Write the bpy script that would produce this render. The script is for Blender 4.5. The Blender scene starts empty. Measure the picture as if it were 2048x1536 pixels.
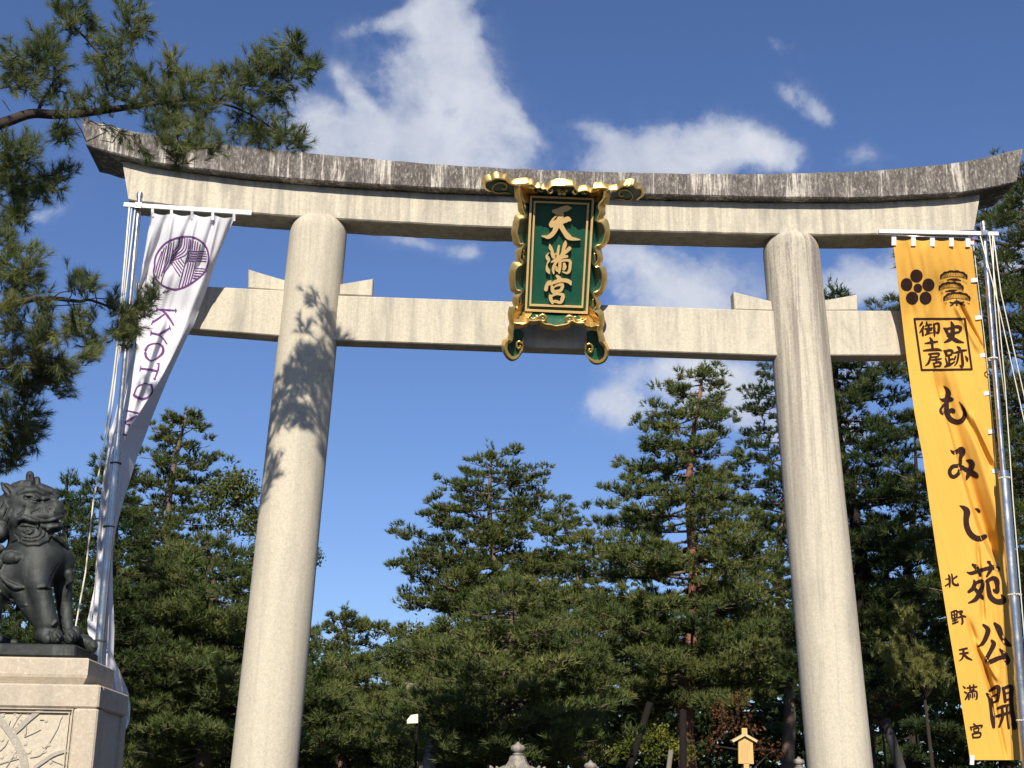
import bpy, math, random
import numpy as np
from mathutils import Vector, Matrix
random.seed(7)
RNG = np.random.default_rng(11)
C = bpy.context.scene.collection
SC = bpy.context.scene

# ---------------------------------------------------------------- camera
FPX = 2700.0                       # focal length in pixels of a 2048 px wide frame
CAM = Vector((-1.6329, -17.6019, 1.6))
YAW, PITCH, ROLL = 0.0581, 0.3032, 0.0125
_f = Vector((math.sin(YAW)*math.cos(PITCH), math.cos(YAW)*math.cos(PITCH), math.sin(PITCH)))
_r = Vector((math.cos(YAW), -math.sin(YAW), 0))
_u = _r.cross(_f)
FWD = _f
RIGHT = _r*math.cos(ROLL) + _u*math.sin(ROLL)
UP = -_r*math.sin(ROLL) + _u*math.cos(ROLL)
cam_data = bpy.data.cameras.new("camera")
cam = bpy.data.objects.new("camera", cam_data)
C.objects.link(cam)
SC.camera = cam
M = Matrix.Identity(4)
for i in range(3):
    M[i][0] = RIGHT[i]; M[i][1] = UP[i]; M[i][2] = -FWD[i]; M[i][3] = CAM[i]
cam.matrix_world = M
cam_data.sensor_width = 36.0
cam_data.lens = FPX/2048*36.0
cam_data.clip_start = 0.1
cam_data.clip_end = 2000

# ---------------------------------------------------------------- light
SUN_EL = math.radians(36)
SUN_AZ = math.radians(-6)          # from the gate towards the viewer, a little to the left
sun_dir = Vector((math.sin(SUN_AZ)*math.cos(SUN_EL), -math.cos(SUN_AZ)*math.cos(SUN_EL), math.sin(SUN_EL)))
sl = bpy.data.lights.new("sun", 'SUN')
sl.energy = 4.9
sl.angle = math.radians(0.53)
sl.color = (1.0, 0.93, 0.80)
sun = bpy.data.objects.new("sun", sl)
C.objects.link(sun)
sun.rotation_euler = sun_dir.to_track_quat('Z', 'Y').to_euler()
sun.location = (0, -30, 40)
SC.view_settings.view_transform = 'Standard'
SC.view_settings.look = 'None'
SC.view_settings.gamma = 1
SC.view_settings.exposure = 0.5
SC.view_settings.use_curve_mapping = False
SC.cycles.max_bounces = 6
SC.cycles.diffuse_bounces = 2
SC.cycles.glossy_bounces = 3
SC.cycles.transmission_bounces = 4
SC.cycles.transparent_max_bounces = 6

def ray(px, py):
    d = FWD*FPX + RIGHT*(px-1024) + UP*(768-py)
    return d.normalized()

def at(px, py, Y):
    """point on the vertical plane y = Y"""
    d = ray(px, py)
    return CAM + d*((Y-CAM.y)/d.y)

def proj(P):
    d = Vector(P)-CAM
    z = d.dot(FWD)
    return 1024+FPX*d.dot(RIGHT)/z, 768-FPX*d.dot(UP)/z

# ---------------------------------------------------------------- sky with clouds
class NT:
    """tiny node helper"""
    def __init__(s, tree): s.t = tree
    def n(s, kind, **kw):
        nd = s.t.nodes.new(kind)
        for k, v in kw.items():
            if k.startswith('i_'):
                nd.inputs[int(k[2:])].default_value = v
            else: setattr(nd, k, v)
        return nd
    def l(s, a, b): s.t.links.new(a, b)
    def math(s, op, a, b=None, c=None, clamp=False):
        nd = s.t.nodes.new('ShaderNodeMath'); nd.operation = op; nd.use_clamp = clamp
        for i, x in enumerate((a, b, c)):
            if x is None: continue
            if isinstance(x, (int, float)): nd.inputs[i].default_value = x
            else: s.l(x, nd.inputs[i])
        return nd.outputs[0]
    def vmath(s, op, a, b=None):
        nd = s.t.nodes.new('ShaderNodeVectorMath'); nd.operation = op
        for i, x in enumerate((a, b)):
            if x is None: continue
            if isinstance(x, (tuple, list, Vector)): nd.inputs[i].default_value = tuple(x)
            else: s.l(x, nd.inputs[i])
        return nd.outputs['Value'] if op == 'DOT_PRODUCT' else nd.outputs['Vector']
    def noise(s, vec, scale, detail=4, rough=0.5, dist=0.0):
        nd = s.t.nodes.new('ShaderNodeTexNoise')
        if vec is not None: s.l(vec, nd.inputs['Vector'])
        nd.inputs['Scale'].default_value = scale; nd.inputs['Detail'].default_value = detail
        nd.inputs['Roughness'].default_value = rough; nd.inputs['Distortion'].default_value = dist
        return nd.outputs['Fac']
    def mapping(s, vec, scale=(1, 1, 1), loc=(0, 0, 0), rot=(0, 0, 0)):
        nd = s.t.nodes.new('ShaderNodeMapping'); s.l(vec, nd.inputs[0])
        nd.inputs['Scale'].default_value = scale; nd.inputs['Location'].default_value = loc
        nd.inputs['Rotation'].default_value = rot
        return nd.outputs[0]
    def ramp(s, fac, stops, interp='LINEAR'):
        nd = s.t.nodes.new('ShaderNodeValToRGB'); s.l(fac, nd.inputs[0])
        cr = nd.color_ramp; cr.interpolation = interp
        while len(cr.elements) < len(stops): cr.elements.new(0.5)
        for e, (p, c) in zip(cr.elements, stops):
            e.position = p; e.color = (c, c, c, 1) if isinstance(c, (int, float)) else (*c, 1)
        return nd.outputs[0]
    def mix(s, fac, a, b, mode='MIX'):
        nd = s.t.nodes.new('ShaderNodeMix'); nd.data_type = 'RGBA'; nd.blend_type = mode
        for sock, x in ((nd.inputs['Factor'], fac), (nd.inputs['A'], a), (nd.inputs['B'], b)):
            pass
        ins = [i for i in nd.inputs if i.enabled or True]
        F = nd.inputs[0]; A = nd.inputs[6]; B = nd.inputs[7]
        for sock, x in ((F, fac), (A, a), (B, b)):
            if isinstance(x, (int, float)): sock.default_value = x if sock is F else (x, x, x, 1)
            elif isinstance(x, tuple): sock.default_value = (*x, 1) if len(x) == 3 else x
            else: s.l(x, sock)
        return nd.outputs[2]

world = bpy.data.worlds.new("World")
SC.world = world
world.use_nodes = True
wt = world.node_tree
wt.nodes.clear()
W = NT(wt)
sky = W.n('ShaderNodeTexSky', sky_type='NISHITA', sun_disc=False)
sky.sun_elevation = SUN_EL
sky.sun_rotation = math.radians(180)+(-SUN_AZ)   # behind the viewer
sky.altitude = 50
sky.air_density = 1.0
sky.dust_density = 0.35
sky.ozone_density = 1.6
geo = W.n('ShaderNodeTexCoord')
dirv = W.vmath('NORMALIZE', geo.outputs['Generated'])
SKY_A = FWD; SKY_R = RIGHT; SKY_U = UP      # fixed world axes of the cloud chart
depth = W.math('MAXIMUM', W.vmath('DOT_PRODUCT', dirv, tuple(SKY_A)), 0.08)
ca = W.math('DIVIDE', W.vmath('DOT_PRODUCT', dirv, tuple(SKY_R)), depth)
cb = W.math('DIVIDE', W.vmath('DOT_PRODUCT', dirv, tuple(SKY_U)), depth)
comb = W.n('ShaderNodeCombineXYZ'); W.l(ca, comb.inputs[0]); W.l(cb, comb.inputs[1])
chart = comb.outputs[0]
# a little turbulence so that the outlines of the cloud masses tear
warp = W.n('ShaderNodeTexNoise'); W.l(chart, warp.inputs['Vector']); warp.inputs['Scale'].default_value = 14; warp.inputs['Detail'].default_value = 5
wv = W.vmath('SUBTRACT', warp.outputs['Color'], (0.5, 0.5, 0.5))
wn = W.n('ShaderNodeVectorMath', operation='SCALE'); W.l(wv, wn.inputs[0]); wn.inputs['Scale'].default_value = 0.03
chw = W.vmath('ADD', chart, wn.outputs[0])
sep = W.n('ShaderNodeSeparateXYZ'); W.l(chw, sep.inputs[0])
CLOUDS = [  # x, y, rx, ry, tilt, strength (chart units are pixels of the 2048 wide view)
 (885, 15, 50, 60, 0, 1.15), (800, 35, 90, 22, -12, .8), (890, 95, 70, 65, 0, 1.2), (945, 165, 80, 48, 52, 1.2), (1000, 225, 62, 34, 48, 1.0), (1035, 250, 30, 14, 30, .7),
 (850, 205, 120, 60, 35, .85), (890, 295, 150, 60, 0, 1.25), (780, 300, 120, 45, 12, 1.0), (690, 270, 100, 50, 40, .95), (715, 190, 60, 18, 60, 1.05), (760, 235, 60, 18, 55, .9),
 (640, 270, 75, 36, 25, .95), (620, 210, 50, 30, 40, .6), (700, 330, 130, 30, 0, .9), (980, 330, 60, 24, 10, .8),
 (1210, 270, 60, 20, 25, .85), (1300, 285, 90, 42, 0, 1.1), (1380, 320, 90, 34, 0, 1.0), (1450, 275, 60, 38, 10, 1.15), (1500, 300, 70, 34, 15, 1.0), (1565, 315, 40, 34, 30, .9), (1240, 330, 80, 30, 0, .85),
 (1590, 190, 55, 30, 30, .55), (1640, 235, 50, 26, 35, .5), (1720, 318, 45, 24, 0, .48), (1545, 72, 40, 18, 30, .38),
 (1310, 550, 110, 60, 10, .9), (1240, 510, 60, 26, 20, .6), (1390, 600, 110, 60, 0, .85), (1300, 640, 60, 30, 0, .5), (1380, 745, 150, 34, 5, .85), (1240, 815, 62, 34, -5, 1.0), (1470, 800, 130, 60, 0, .8),
 (820, 490, 60, 18, 8, .5), (935, 503, 40, 18, 0, .5), (1760, 560, 120, 34, 8, .95), (1690, 590, 90, 30, 0, .95), (1980, 545, 90, 50, 0, .95), (1830, 500, 60, 24, 0, .5),
 (2200, 470, 200, 90, 10, .8), (93, 425, 30, 22, 0, .6), (1860, 720, 200, 40, 0, .7), (1640, 860, 150, 40, 0, .7), (-250, 300, 220, 50, 10, .8), (2500, 150, 260, 60, 30, .8)]
acc = None
for (x, y, rx, ry, tilt, st) in CLOUDS:
    X0 = (x-1024)/FPX; Y0 = (768-y)/FPX
    c, s_ = math.cos(math.radians(-tilt)), math.sin(math.radians(-tilt))
    dx = W.math('SUBTRACT', sep.outputs[0], X0); dy = W.math('SUBTRACT', sep.outputs[1], Y0)
    u = W.math('ADD', W.math('MULTIPLY', dx, c*FPX/rx), W.math('MULTIPLY', dy, s_*FPX/rx))
    v = W.math('ADD', W.math('MULTIPLY', dx, -s_*FPX/ry), W.math('MULTIPLY', dy, c*FPX/ry))
    q = W.math('ADD', W.math('MULTIPLY', u, u), W.math('MULTIPLY', v, v))
    g = W.math('MULTIPLY', W.math('EXPONENT', W.math('MULTIPLY', q, -0.9)), st)
    acc = g if acc is None else W.math('ADD', acc, g)
n1 = W.noise(W.mapping(chw, rot=(0, 0, math.radians(35))), 17, 10, 0.62, 0.35)
n2 = W.noise(W.mapping(chart, scale=(.8, 1.5, 1), rot=(0, 0, math.radians(-55))), 7, 6, 0.55, 0.3)
n3 = W.noise(chart, 46, 9, 0.66, 0.2)
nn = W.math('ADD', W.math('ADD', W.math('MULTIPLY', W.math('SUBTRACT', n1, .5), 1.35), W.math('MULTIPLY', W.math('SUBTRACT', n2, .5), .8)), W.math('MULTIPLY', W.math('SUBTRACT', n3, .5), .8))
dens = W.math('ADD', W.math('MULTIPLY', W.math('MINIMUM', acc, 1.35), 0.60), nn)
dens = W.math('MULTIPLY', dens, W.math('MINIMUM', W.math('MULTIPLY', acc, 2.2), 1.0))
front = W.math('SMOOTH_MIN', W.math('MULTIPLY', W.math('SUBTRACT', W.vmath('DOT_PRODUCT', dirv, tuple(SKY_A)), 0.3), 3.0, clamp=True), 1.0, 0.01)
dens = W.math('MULTIPLY', dens, front)
# the rest of the sky keeps scattered clouds of the same kind
g1 = W.noise(W.mapping(dirv, scale=(1, 1, 2.2)), 3.2, 7, 0.6, 0.4)
gen = W.math('MULTIPLY', W.math('MULTIPLY', W.math('SUBTRACT', g1, 0.56), 4.0, clamp=True), W.math('SUBTRACT', 1.0, front))
dens = W.math('MAXIMUM', dens, gen)
fac = W.ramp(dens, [(0.0, 0.0), (0.10, 0.07), (0.40, 0.55), (0.72, 0.86), (1.0, 0.96)])
shade = W.noise(W.mapping(chart, loc=(0.013, -0.02, 0)), 11, 6, 0.55, 0.5)
ccol = W.mix(W.ramp(shade, [(0.36, 0.0), (0.66, 1.0)]), (6.4, 6.9, 8.2), (8.8, 9.1, 9.8))
tint = W.mix(1.0, sky.outputs[0], (0.84, 0.99, 1.36), 'MULTIPLY')
mixc = W.mix(fac, tint, ccol)
bg = W.n('ShaderNodeBackground'); bg.inputs[1].default_value = 0.062
W.l(mixc, bg.inputs[0])
wo = W.n('ShaderNodeOutputWorld'); W.l(bg.outputs[0], wo.inputs[0])

# ---------------------------------------------------------------- object helpers
def empty(name, loc):
    o = bpy.data.objects.new(name, None); C.objects.link(o)
    o.location = loc; o.empty_display_size = 0.3
    return o
def tag(o, label=None, cat=None, group=None, kind=None):
    if label: o['label'] = label
    if cat: o['category'] = cat
    if group: o['group'] = group
    if kind: o['kind'] = kind
    return o
def origin_of(p):
    v = Vector((0, 0, 0))
    while p is not None:
        v += p.location; p = p.parent
    return v
def link(name, me, mat, parent=None, origin=None):
    """me is in world coordinates; parent is only ever moved, never turned"""
    o = bpy.data.objects.new(name, me); C.objects.link(o)
    if mat is not None: me.materials.append(mat)
    off = origin_of(parent)
    if origin is not None:
        o.location = Vector(origin)-off; off = Vector(origin)
    me.transform(Matrix.Translation(-off))
    if parent is not None: o.parent = parent
    return o
class MB:
    def __init__(s): s.v = []; s.f = []
    def add(s, vs, fs):
        n = len(s.v); s.v += [tuple(v) for v in vs]; s.f += [tuple(n+i for i in f) for f in fs]
    def tube(s, pts, rad, n=8, caps=True):
        pts = [Vector(p) for p in pts]
        if isinstance(rad, (int, float)): rad = [rad]*len(pts)
        vs = []; ref = None
        for i, p in enumerate(pts):
            a = pts[max(i-1, 0)]; b = pts[min(i+1, len(pts)-1)]
            t = (b-a).normalized() if (b-a).length > 1e-9 else Vector((0, 0, 1))
            if ref is None:
                ref = t.orthogonal().normalized()
            ref = (ref-t*ref.dot(t))
            ref = ref.normalized() if ref.length > 1e-6 else t.orthogonal().normalized()
            bi = t.cross(ref)
            for k in range(n):
                an = 2*math.pi*k/n
                vs.append(p+(ref*math.cos(an)+bi*math.sin(an))*rad[i])
        fs = []
        for i in range(len(pts)-1):
            for k in range(n):
                k2 = (k+1) % n
                fs.append((i*n+k, i*n+k2, (i+1)*n+k2, (i+1)*n+k))
        if caps:
            fs.append(tuple(range(n-1, -1, -1))); m = (len(pts)-1)*n
            fs.append(tuple(m+k for k in range(n)))
        s.add(vs, fs)
    def loft(s, rings, caps=True, closed=True):
        n = len(rings[0]); vs = [v for r in rings for v in r]; fs = []
        for i in range(len(rings)-1):
            for k in range(n if closed else n-1):
                k2 = (k+1) % n
                fs.append((i*n+k, i*n+k2, (i+1)*n+k2, (i+1)*n+k))
        if caps:
            fs.append(tuple(range(n-1, -1, -1))); m = (len(rings)-1)*n
            fs.append(tuple(m+k for k in range(n)))
        s.add(vs, fs)
    def lathe(s, c, prof, n=32, rot=0.0, squash=None):
        rings = []
        for (r, z) in prof:
            rings.append([(c[0]+r*math.cos(2*math.pi*k/n+rot), c[1]+r*math.sin(2*math.pi*k/n+rot), c[2]+z) for k in range(n)])
        s.loft(rings)
    def box(s, lo, hi, bev=0.0):
        x0, y0, z0 = lo; x1, y1, z1 = hi
        if bev <= 0:
            vs = [(x0, y0, z0), (x1, y0, z0), (x1, y1, z0), (x0, y1, z0), (x0, y0, z1), (x1, y0, z1), (x1, y1, z1), (x0, y1, z1)]
            s.add(vs, [(3, 2, 1, 0), (4, 5, 6, 7), (0, 1, 5, 4), (1, 2, 6, 5), (2, 3, 7, 6), (3, 0, 4, 7)])
        else:
            b = bev; rings = []
            for z, i in ((z0, b), (z0+b, 0), (z1-b, 0), (z1, b)):
                X0, X1, Y0, Y1 = x0+i, x1-i, y0+i, y1-i
                rings.append([(X0+b, Y0, z), (X1-b, Y0, z), (X1, Y0+b, z), (X1, Y1-b, z), (X1-b, Y1, z), (X0+b, Y1, z), (X0, Y1-b, z), (X0, Y0+b, z)])
            s.loft(rings)
    def build(s, name, mat, parent=None, smooth=False, origin=None, angle=None):
        me = bpy.data.meshes.new(name)
        me.from_pydata(s.v, [], s.f); me.update()
        if smooth:
            me.polygons.foreach_set('use_smooth', [True]*len(me.polygons))
            if angle is not None: me.set_sharp_from_angle(angle=math.radians(angle))
        return link(name, me, mat, parent, origin)
def tri_mesh(name, V, tint, mat, parent=None, k=3):
    """V: (n*k,3) world coords, faces of k corners"""
    nv = len(V); nf = nv//k
    me = bpy.data.meshes.new(name)
    me.vertices.add(nv); me.vertices.foreach_set('co', V.astype(np.float32).ravel())
    me.loops.add(nv); me.loops.foreach_set('vertex_index', np.arange(nv, dtype=np.int32))
    me.polygons.add(nf); me.polygons.foreach_set('loop_start', np.arange(0, nv, k, dtype=np.int32))
    try: me.polygons.foreach_set('loop_total', np.full(nf, k, dtype=np.int32))
    except Exception: pass
    a = me.attributes.new('tint', 'FLOAT', 'POINT'); a.data.foreach_set('value', tint.astype(np.float32))
    me.update(calc_edges=True)
    return link(name, me, mat, parent)
def smooth_poly(pts, closed=False, step=None, n=6):
    """Catmull-Rom through tuples of any length"""
    P = [np.array(p, float) for p in pts]; out = []
    m = len(P)
    rng = range(m if closed else m-1)
    for i in rng:
        if closed: p0, p1, p2, p3 = P[(i-1) % m], P[i], P[(i+1) % m], P[(i+2) % m]
        else: p0, p1, p2, p3 = P[max(i-1, 0)], P[i], P[i+1], P[min(i+2, m-1)]
        k = n if step is None else max(1, int(np.linalg.norm((p2-p1)[:2])/step))
        for j in range(k):
            t = j/k
            out.append(0.5*((2*p1)+(-p0+p2)*t+(2*p0-5*p1+4*p2-p3)*t*t+(-p0+3*p1-3*p2+p3)*t**3))
    if not closed: out.append(P[-1])
    return out
def stroke(mb, pts, mapf, off, h=0.0, step=12, cap=True, closed=False):
    """brush stroke: pts (x,y,w); mapf(x,y,off)->3D. h>0 makes a solid of that thickness below off"""
    pts = [(p[0], p[1], p[2]) for p in pts]
    S = smooth_poly(pts, closed=closed, step=step)
    if closed: S.append(S[0].copy())
    if len(S) < 2: return
    S = [s_.copy() for s_ in S]
    for s_ in S: s_[2] = max(s_[2], 1.0)
    if cap and not closed:
        def capn(a, b):
            d = (a-b)[:2]; L = np.linalg.norm(d); d = d/L if L > 1e-6 else np.array([1., 0])
            r = a[2]/2; res = []
            for t in (0.45, 0.8, 1.0):
                q = np.array([a[0]+d[0]*r*t, a[1]+d[1]*r*t, a[2]*math.sqrt(max(1-t*t, 0.004))]); res.append(q)
            return res
        c0 = capn(S[0], S[1])[::-1]; c1 = capn(S[-1], S[-2]); S = c0+S+c1
    L = []; R_ = []; Cc = []
    n = len(S)
    for i in range(n):
        a = S[max(i-1, 0)]; b = S[min(i+1, n-1)]
        if closed and i in (0, n-1): a = S[-2]; b = S[1]
        d = (b-a)[:2]; l = np.linalg.norm(d); d = d/l if l > 1e-6 else np.array([1., 0])
        nn_ = np.array([-d[1], d[0]])*S[i][2]/2
        L.append(S[i][:2]+nn_); R_.append(S[i][:2]-nn_); Cc.append(S[i][:2])
    if h <= 0:
        vs = []; fs = []
        for l, c, r in zip(L, Cc, R_):
            vs += [mapf(l[0], l[1], off), mapf(c[0], c[1], off), mapf(r[0], r[1], off)]
        for i in range(n-1):
            for k in (0, 1):
                fs.append((i*3+k, i*3+k+1, i*3+3+k+1, i*3+3+k))
        mb.add(vs, fs)
    else:
        rings = []
        for l, r in zip(L, R_):
            rings.append([mapf(l[0], l[1], off-h), mapf(l[0], l[1], off), mapf(r[0], r[1], off), mapf(r[0], r[1], off-h)])
        mb.loft(rings, closed=False, caps=False)
        mb.add(rings[0], [(0, 1, 2, 3)]); mb.add(rings[-1], [(3, 2, 1, 0)])
# ---------------------------------------------------------------- materials
def new_mat(name):
    m = bpy.data.materials.new(name); m.use_nodes = True
    nt = m.node_tree; nt.nodes.clear()
    N = NT(nt)
    b = N.n('ShaderNodeBsdfPrincipled'); o = N.n('ShaderNodeOutputMaterial'); N.l(b.outputs[0], o.inputs[0])
    tc = N.n('ShaderNodeTexCoord')
    return m, N, b, tc.outputs['Object'], o
def bump(N, b, h, strength, dist):
    bp = N.n('ShaderNodeBump'); bp.inputs['Strength'].default_value = strength; bp.inputs['Distance'].default_value = dist
    N.l(h, bp.inputs['Height']); N.l(bp.outputs[0], b.inputs['Normal'])
def granite(name, topstain=None, base=(0.480, 0.424, 0.320), light=(0.552, 0.496, 0.392), dark=(0.30, 0.28, 0.25), stain=0.35, streak=0.0, pale=0.3, rough=0.8, sx=2.2):
    m, N, b, co, _ = new_mat(name)
    n_f = N.noise(co, 150, 3, 0.7)
    n_m = N.noise(co, 22, 5, 0.6)
    n_k = N.noise(N.mapping(co, loc=(5, 2, 1)), 48, 4, 0.7)
    n_l = N.noise(N.mapping(co, scale=(1.2, 1.2, .5)), 1.7, 5, 0.6, 0.6)
    col = N.mix(N.ramp(n_m, [(0.3, 0), (0.7, 1)]), base, light)
    col = N.mix(N.math('MULTIPLY', N.ramp(n_f, [(0.30, 1), (0.42, 0)]), 0.55), col, dark)
    col = N.mix(N.math('MULTIPLY', N.ramp(n_f, [(0.62, 0), (0.72, 1)]), 0.45), col, (0.58, 0.54, 0.46))
    col = N.mix(N.math('MULTIPLY', N.ramp(n_k, [(0.36, 1), (0.50, 0)]), 0.38), col, dark)
    col = N.mix(N.math('MULTIPLY', N.ramp(n_k, [(0.56, 0), (0.66, 1)]), 0.5), col, (0.62, 0.57, 0.47))
    # weathering: grey runs down the stone and blotches
    runs = N.noise(N.mapping(co, scale=(sx*2.2, sx*2.2, 0.16)), 2.0, 6, 0.65, 0.3)
    runs = N.ramp(runs, [(0.50, 0), (0.68, 1)])
    col = N.mix(N.math('MULTIPLY', runs, stain), col, (0.22, 0.205, 0.18))
    col = N.mix(N.math('MULTIPLY', N.ramp(n_l, [(0.52, 0), (0.72, 1)]), stain*1.3, clamp=True), col, (0.25, 0.235, 0.205))
    sp = N.noise(N.mapping(co, loc=(3, 1, 7)), 9, 6, 0.72, 1.2)
    col = N.mix(N.math('MULTIPLY', N.ramp(sp, [(0.62, 0), (0.66, 1)]), pale), col, (0.54, 0.51, 0.43))
    if topstain:
        sz = N.n('ShaderNodeSeparateXYZ'); N.l(co, sz.inputs[0]); z0_, z1_, amt = topstain
        g_ = N.math('MULTIPLY', N.math('DIVIDE', N.math('SUBTRACT', sz.outputs[2], z0_), z1_-z0_), 1.0, clamp=True)
        r2 = N.noise(N.mapping(co, scale=(7, 7, .28), loc=(1.7, 0, 0)), 1.0, 7, 0.7, 0.4)
        r3 = N.noise(co, 40, 5, .75)
        k_ = N.math('MULTIPLY', N.ramp(N.math('ADD', N.math('MULTIPLY', r2, .8), N.math('MULTIPLY', r3, .25)), [(0.47, 0), (0.60, 1)]), N.math('MULTIPLY', g_, amt))
        col = N.mix(k_, col, (0.20, 0.165, 0.145))
    if streak > 0:
        st = N.noise(N.mapping(co, scale=(13, 13, 1.1)), 1.0, 8, 0.75, 0.5)
        st2 = N.noise(N.mapping(co, scale=(2.2, 2.2, .3)), 1.0, 4, 0.6)
        f = N.math('ADD', N.math('MULTIPLY', st, 0.72), N.math('MULTIPLY', st2, 0.5))
        f = N.ramp(f, [(0.515, 0), (0.575, 0.85), (0.64, 1)])
        lich = N.noise(N.mapping(co, scale=(1, 1, .4)), 34, 6, 0.8)
        f = N.math('MULTIPLY', f, N.ramp(lich, [(0.42, 1.0), (0.56, 0.82), (0.66, 0.15)]))
        col = N.mix(N.math('MULTIPLY', f, streak), col, (0.044, 0.035, 0.034))
    N.l(col, b.inputs['Base Color']); b.inputs['Roughness'].default_value = rough
    b.inputs['Specular IOR Level'].default_value = 0.3
    hh = N.math('ADD', N.math('MULTIPLY', n_f, 0.5), N.math('ADD', N.math('MULTIPLY', n_m, 0.5), N.math('MULTIPLY', sp, .35)))
    bump(N, b, hh, 0.55, 0.012)
    return m
def plain(name, col, rough=0.6, metal=0.0, var=0.12, scale=8, bumpd=0.0, spec=0.4, bs=40):
    m, N, b, co, _ = new_mat(name)
    n = N.noise(co, scale, 5, 0.6)
    d = tuple(c*(1-var) for c in col); l = tuple(min(c*(1+var), 1) for c in col)
    N.l(N.mix(n, d, l), b.inputs['Base Color'])
    N.l(N.ramp(N.noise(co, scale*1.7, 4), [(0.3, max(rough-0.08, 0)), (0.7, min(rough+0.1, 1))]), b.inputs['Roughness'])
    b.inputs['Metallic'].default_value = metal; b.inputs['Specular IOR Level'].default_value = spec
    if bumpd > 0: bump(N, b, N.noise(co, bs, 5, 0.65), 0.6, bumpd)
    return m
def foliage(name, dark, mid, palest, trans=0.30):
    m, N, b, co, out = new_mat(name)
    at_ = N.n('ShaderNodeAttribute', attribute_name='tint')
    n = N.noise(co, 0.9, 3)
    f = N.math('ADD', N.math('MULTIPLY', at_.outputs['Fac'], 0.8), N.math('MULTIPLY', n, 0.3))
    col = N.ramp(f, [(0.12, dark), (0.5, mid), (0.95, palest)])  # leaf tone from darkest to palest, by random tint and noise
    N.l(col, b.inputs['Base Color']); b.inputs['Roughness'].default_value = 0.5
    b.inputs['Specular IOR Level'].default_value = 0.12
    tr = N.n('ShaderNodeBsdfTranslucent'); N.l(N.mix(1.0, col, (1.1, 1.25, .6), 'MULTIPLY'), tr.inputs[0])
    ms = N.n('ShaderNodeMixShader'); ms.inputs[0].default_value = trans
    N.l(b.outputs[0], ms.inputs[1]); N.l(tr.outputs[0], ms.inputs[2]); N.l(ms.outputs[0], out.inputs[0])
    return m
def cloth(name, col, trans=0.22, var=0.04):
    m, N, b, co, out = new_mat(name)
    n = N.noise(co, 3, 4)
    c = N.mix(n, tuple(x*(1-var) for x in col), tuple(min(1, x*(1+var)) for x in col))
    N.l(c, b.inputs['Base Color']); b.inputs['Roughness'].default_value = 0.75; b.inputs['Specular IOR Level'].default_value = 0.2
    bump(N, b, N.noise(N.mapping(co, scale=(1.6, 1.6, .4)), 6, 3, .5), 0.35, 0.02)
    tr = N.n('ShaderNodeBsdfTranslucent'); N.l(c, tr.inputs[0])
    ms = N.n('ShaderNodeMixShader'); ms.inputs[0].default_value = trans
    N.l(b.outputs[0], ms.inputs[1]); N.l(tr.outputs[0], ms.inputs[2]); N.l(ms.outputs[0], out.inputs[0])
    return m
M_stone = granite('granite_shaft', topstain=(7.2, 9.4, .3), stain=.2)
M_beam = granite('granite_beam', topstain=(6.0, 11.5, .6), sx=1.0, base=(0.49, 0.435, 0.325), light=(0.58, 0.52, 0.41), stain=0.55, pale=0.45)
M_kasagi = granite('granite_top', base=(0.352, 0.312, 0.264), light=(0.60, 0.55, 0.48), stain=0.3, streak=0.95)
M_shaft2 = granite('granite_shaft_weathered', topstain=(3.8, 9.0, 1.0), stain=0.38, pale=0.5, sx=3)
M_ped = granite('granite_pink', base=(0.42, 0.345, 0.255), light=(0.50, 0.425, 0.325), stain=0.35, pale=0.45, sx=1.2)
M_panel = granite('granite_panel', base=(0.464, 0.400, 0.300), light=(0.512, 0.448, 0.344), stain=0.05, pale=0.1)
M_relief = granite('granite_relief', base=(0.320, 0.280, 0.236), light=(0.368, 0.328, 0.272), stain=0.05, pale=0.0)
M_lantern = granite('granite_lantern', base=(0.240, 0.208, 0.176), light=(0.336, 0.304, 0.256), stain=0.6, streak=0.5, pale=0.8)
def gold_mat(name, col=(0.86, 0.58, 0.20), rough=0.34, metal=0.85):
    m, N, b, co, _ = new_mat(name)
    n = N.noise(co, 30, 4, .6)
    N.l(N.mix(n, tuple(c*.85 for c in col), col), b.inputs['Base Color'])
    b.inputs['Metallic'].default_value = metal; b.inputs['Roughness'].default_value = rough
    bump(N, b, N.noise(co, 60, 3), 0.25, 0.004)
    return m
M_gold = gold_mat('gold_leaf')
M_goldtext = gold_mat('gold_letters', (0.74, 0.50, 0.21), 0.6, 0.15)
M_green = plain('green_lacquer', (0.010, 0.078, 0.048), 0.35, 0, 0.15, 6, spec=0.5)
M_groove = plain('dark_groove', (0.012, 0.03, 0.022), 0.5)
M_steel = plain('brushed_steel', (0.50, 0.48, 0.455), 0.27, 0.95, 0.1, 5)
M_paint = plain('white_painted_bar', (0.72, 0.72, 0.71), 0.4, 0, 0.03)
M_rope = plain('pale_rope', (0.62, 0.58, 0.48), 0.9, 0, 0.2, 60, 0.002)
M_dark = plain('dark_tie', (0.04, 0.04, 0.045), 0.7)
M_red = plain('red_cord', (0.55, 0.03, 0.04), 0.7)
M_white = cloth('white_cloth', (0.66, 0.65, 0.69), 0.12)
M_yellow = cloth('yellow_cloth', (0.72, 0.385, 0.068), 0.12)
M_purple = plain('purple_print', (0.13, 0.035, 0.17), 0.8, 0, 0.05)
M_black = plain('brown_black_print', (0.028, 0.012, 0.010), 0.85, 0, 0.1, spec=0.15)
M_bark = plain('grey_bark', (0.13, 0.095, 0.07), 0.9, 0, 0.5, 9, 0.03, bs=14)
M_barkred = plain('red_pine_bark', (0.22, 0.10, 0.06), 0.9, 0, 0.4, 7, 0.03, bs=12)
M_barkdark = plain('dark_bark', (0.030, 0.024, 0.020), 0.95, 0, 0.4, 9, 0.02, spec=0.1)
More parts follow.
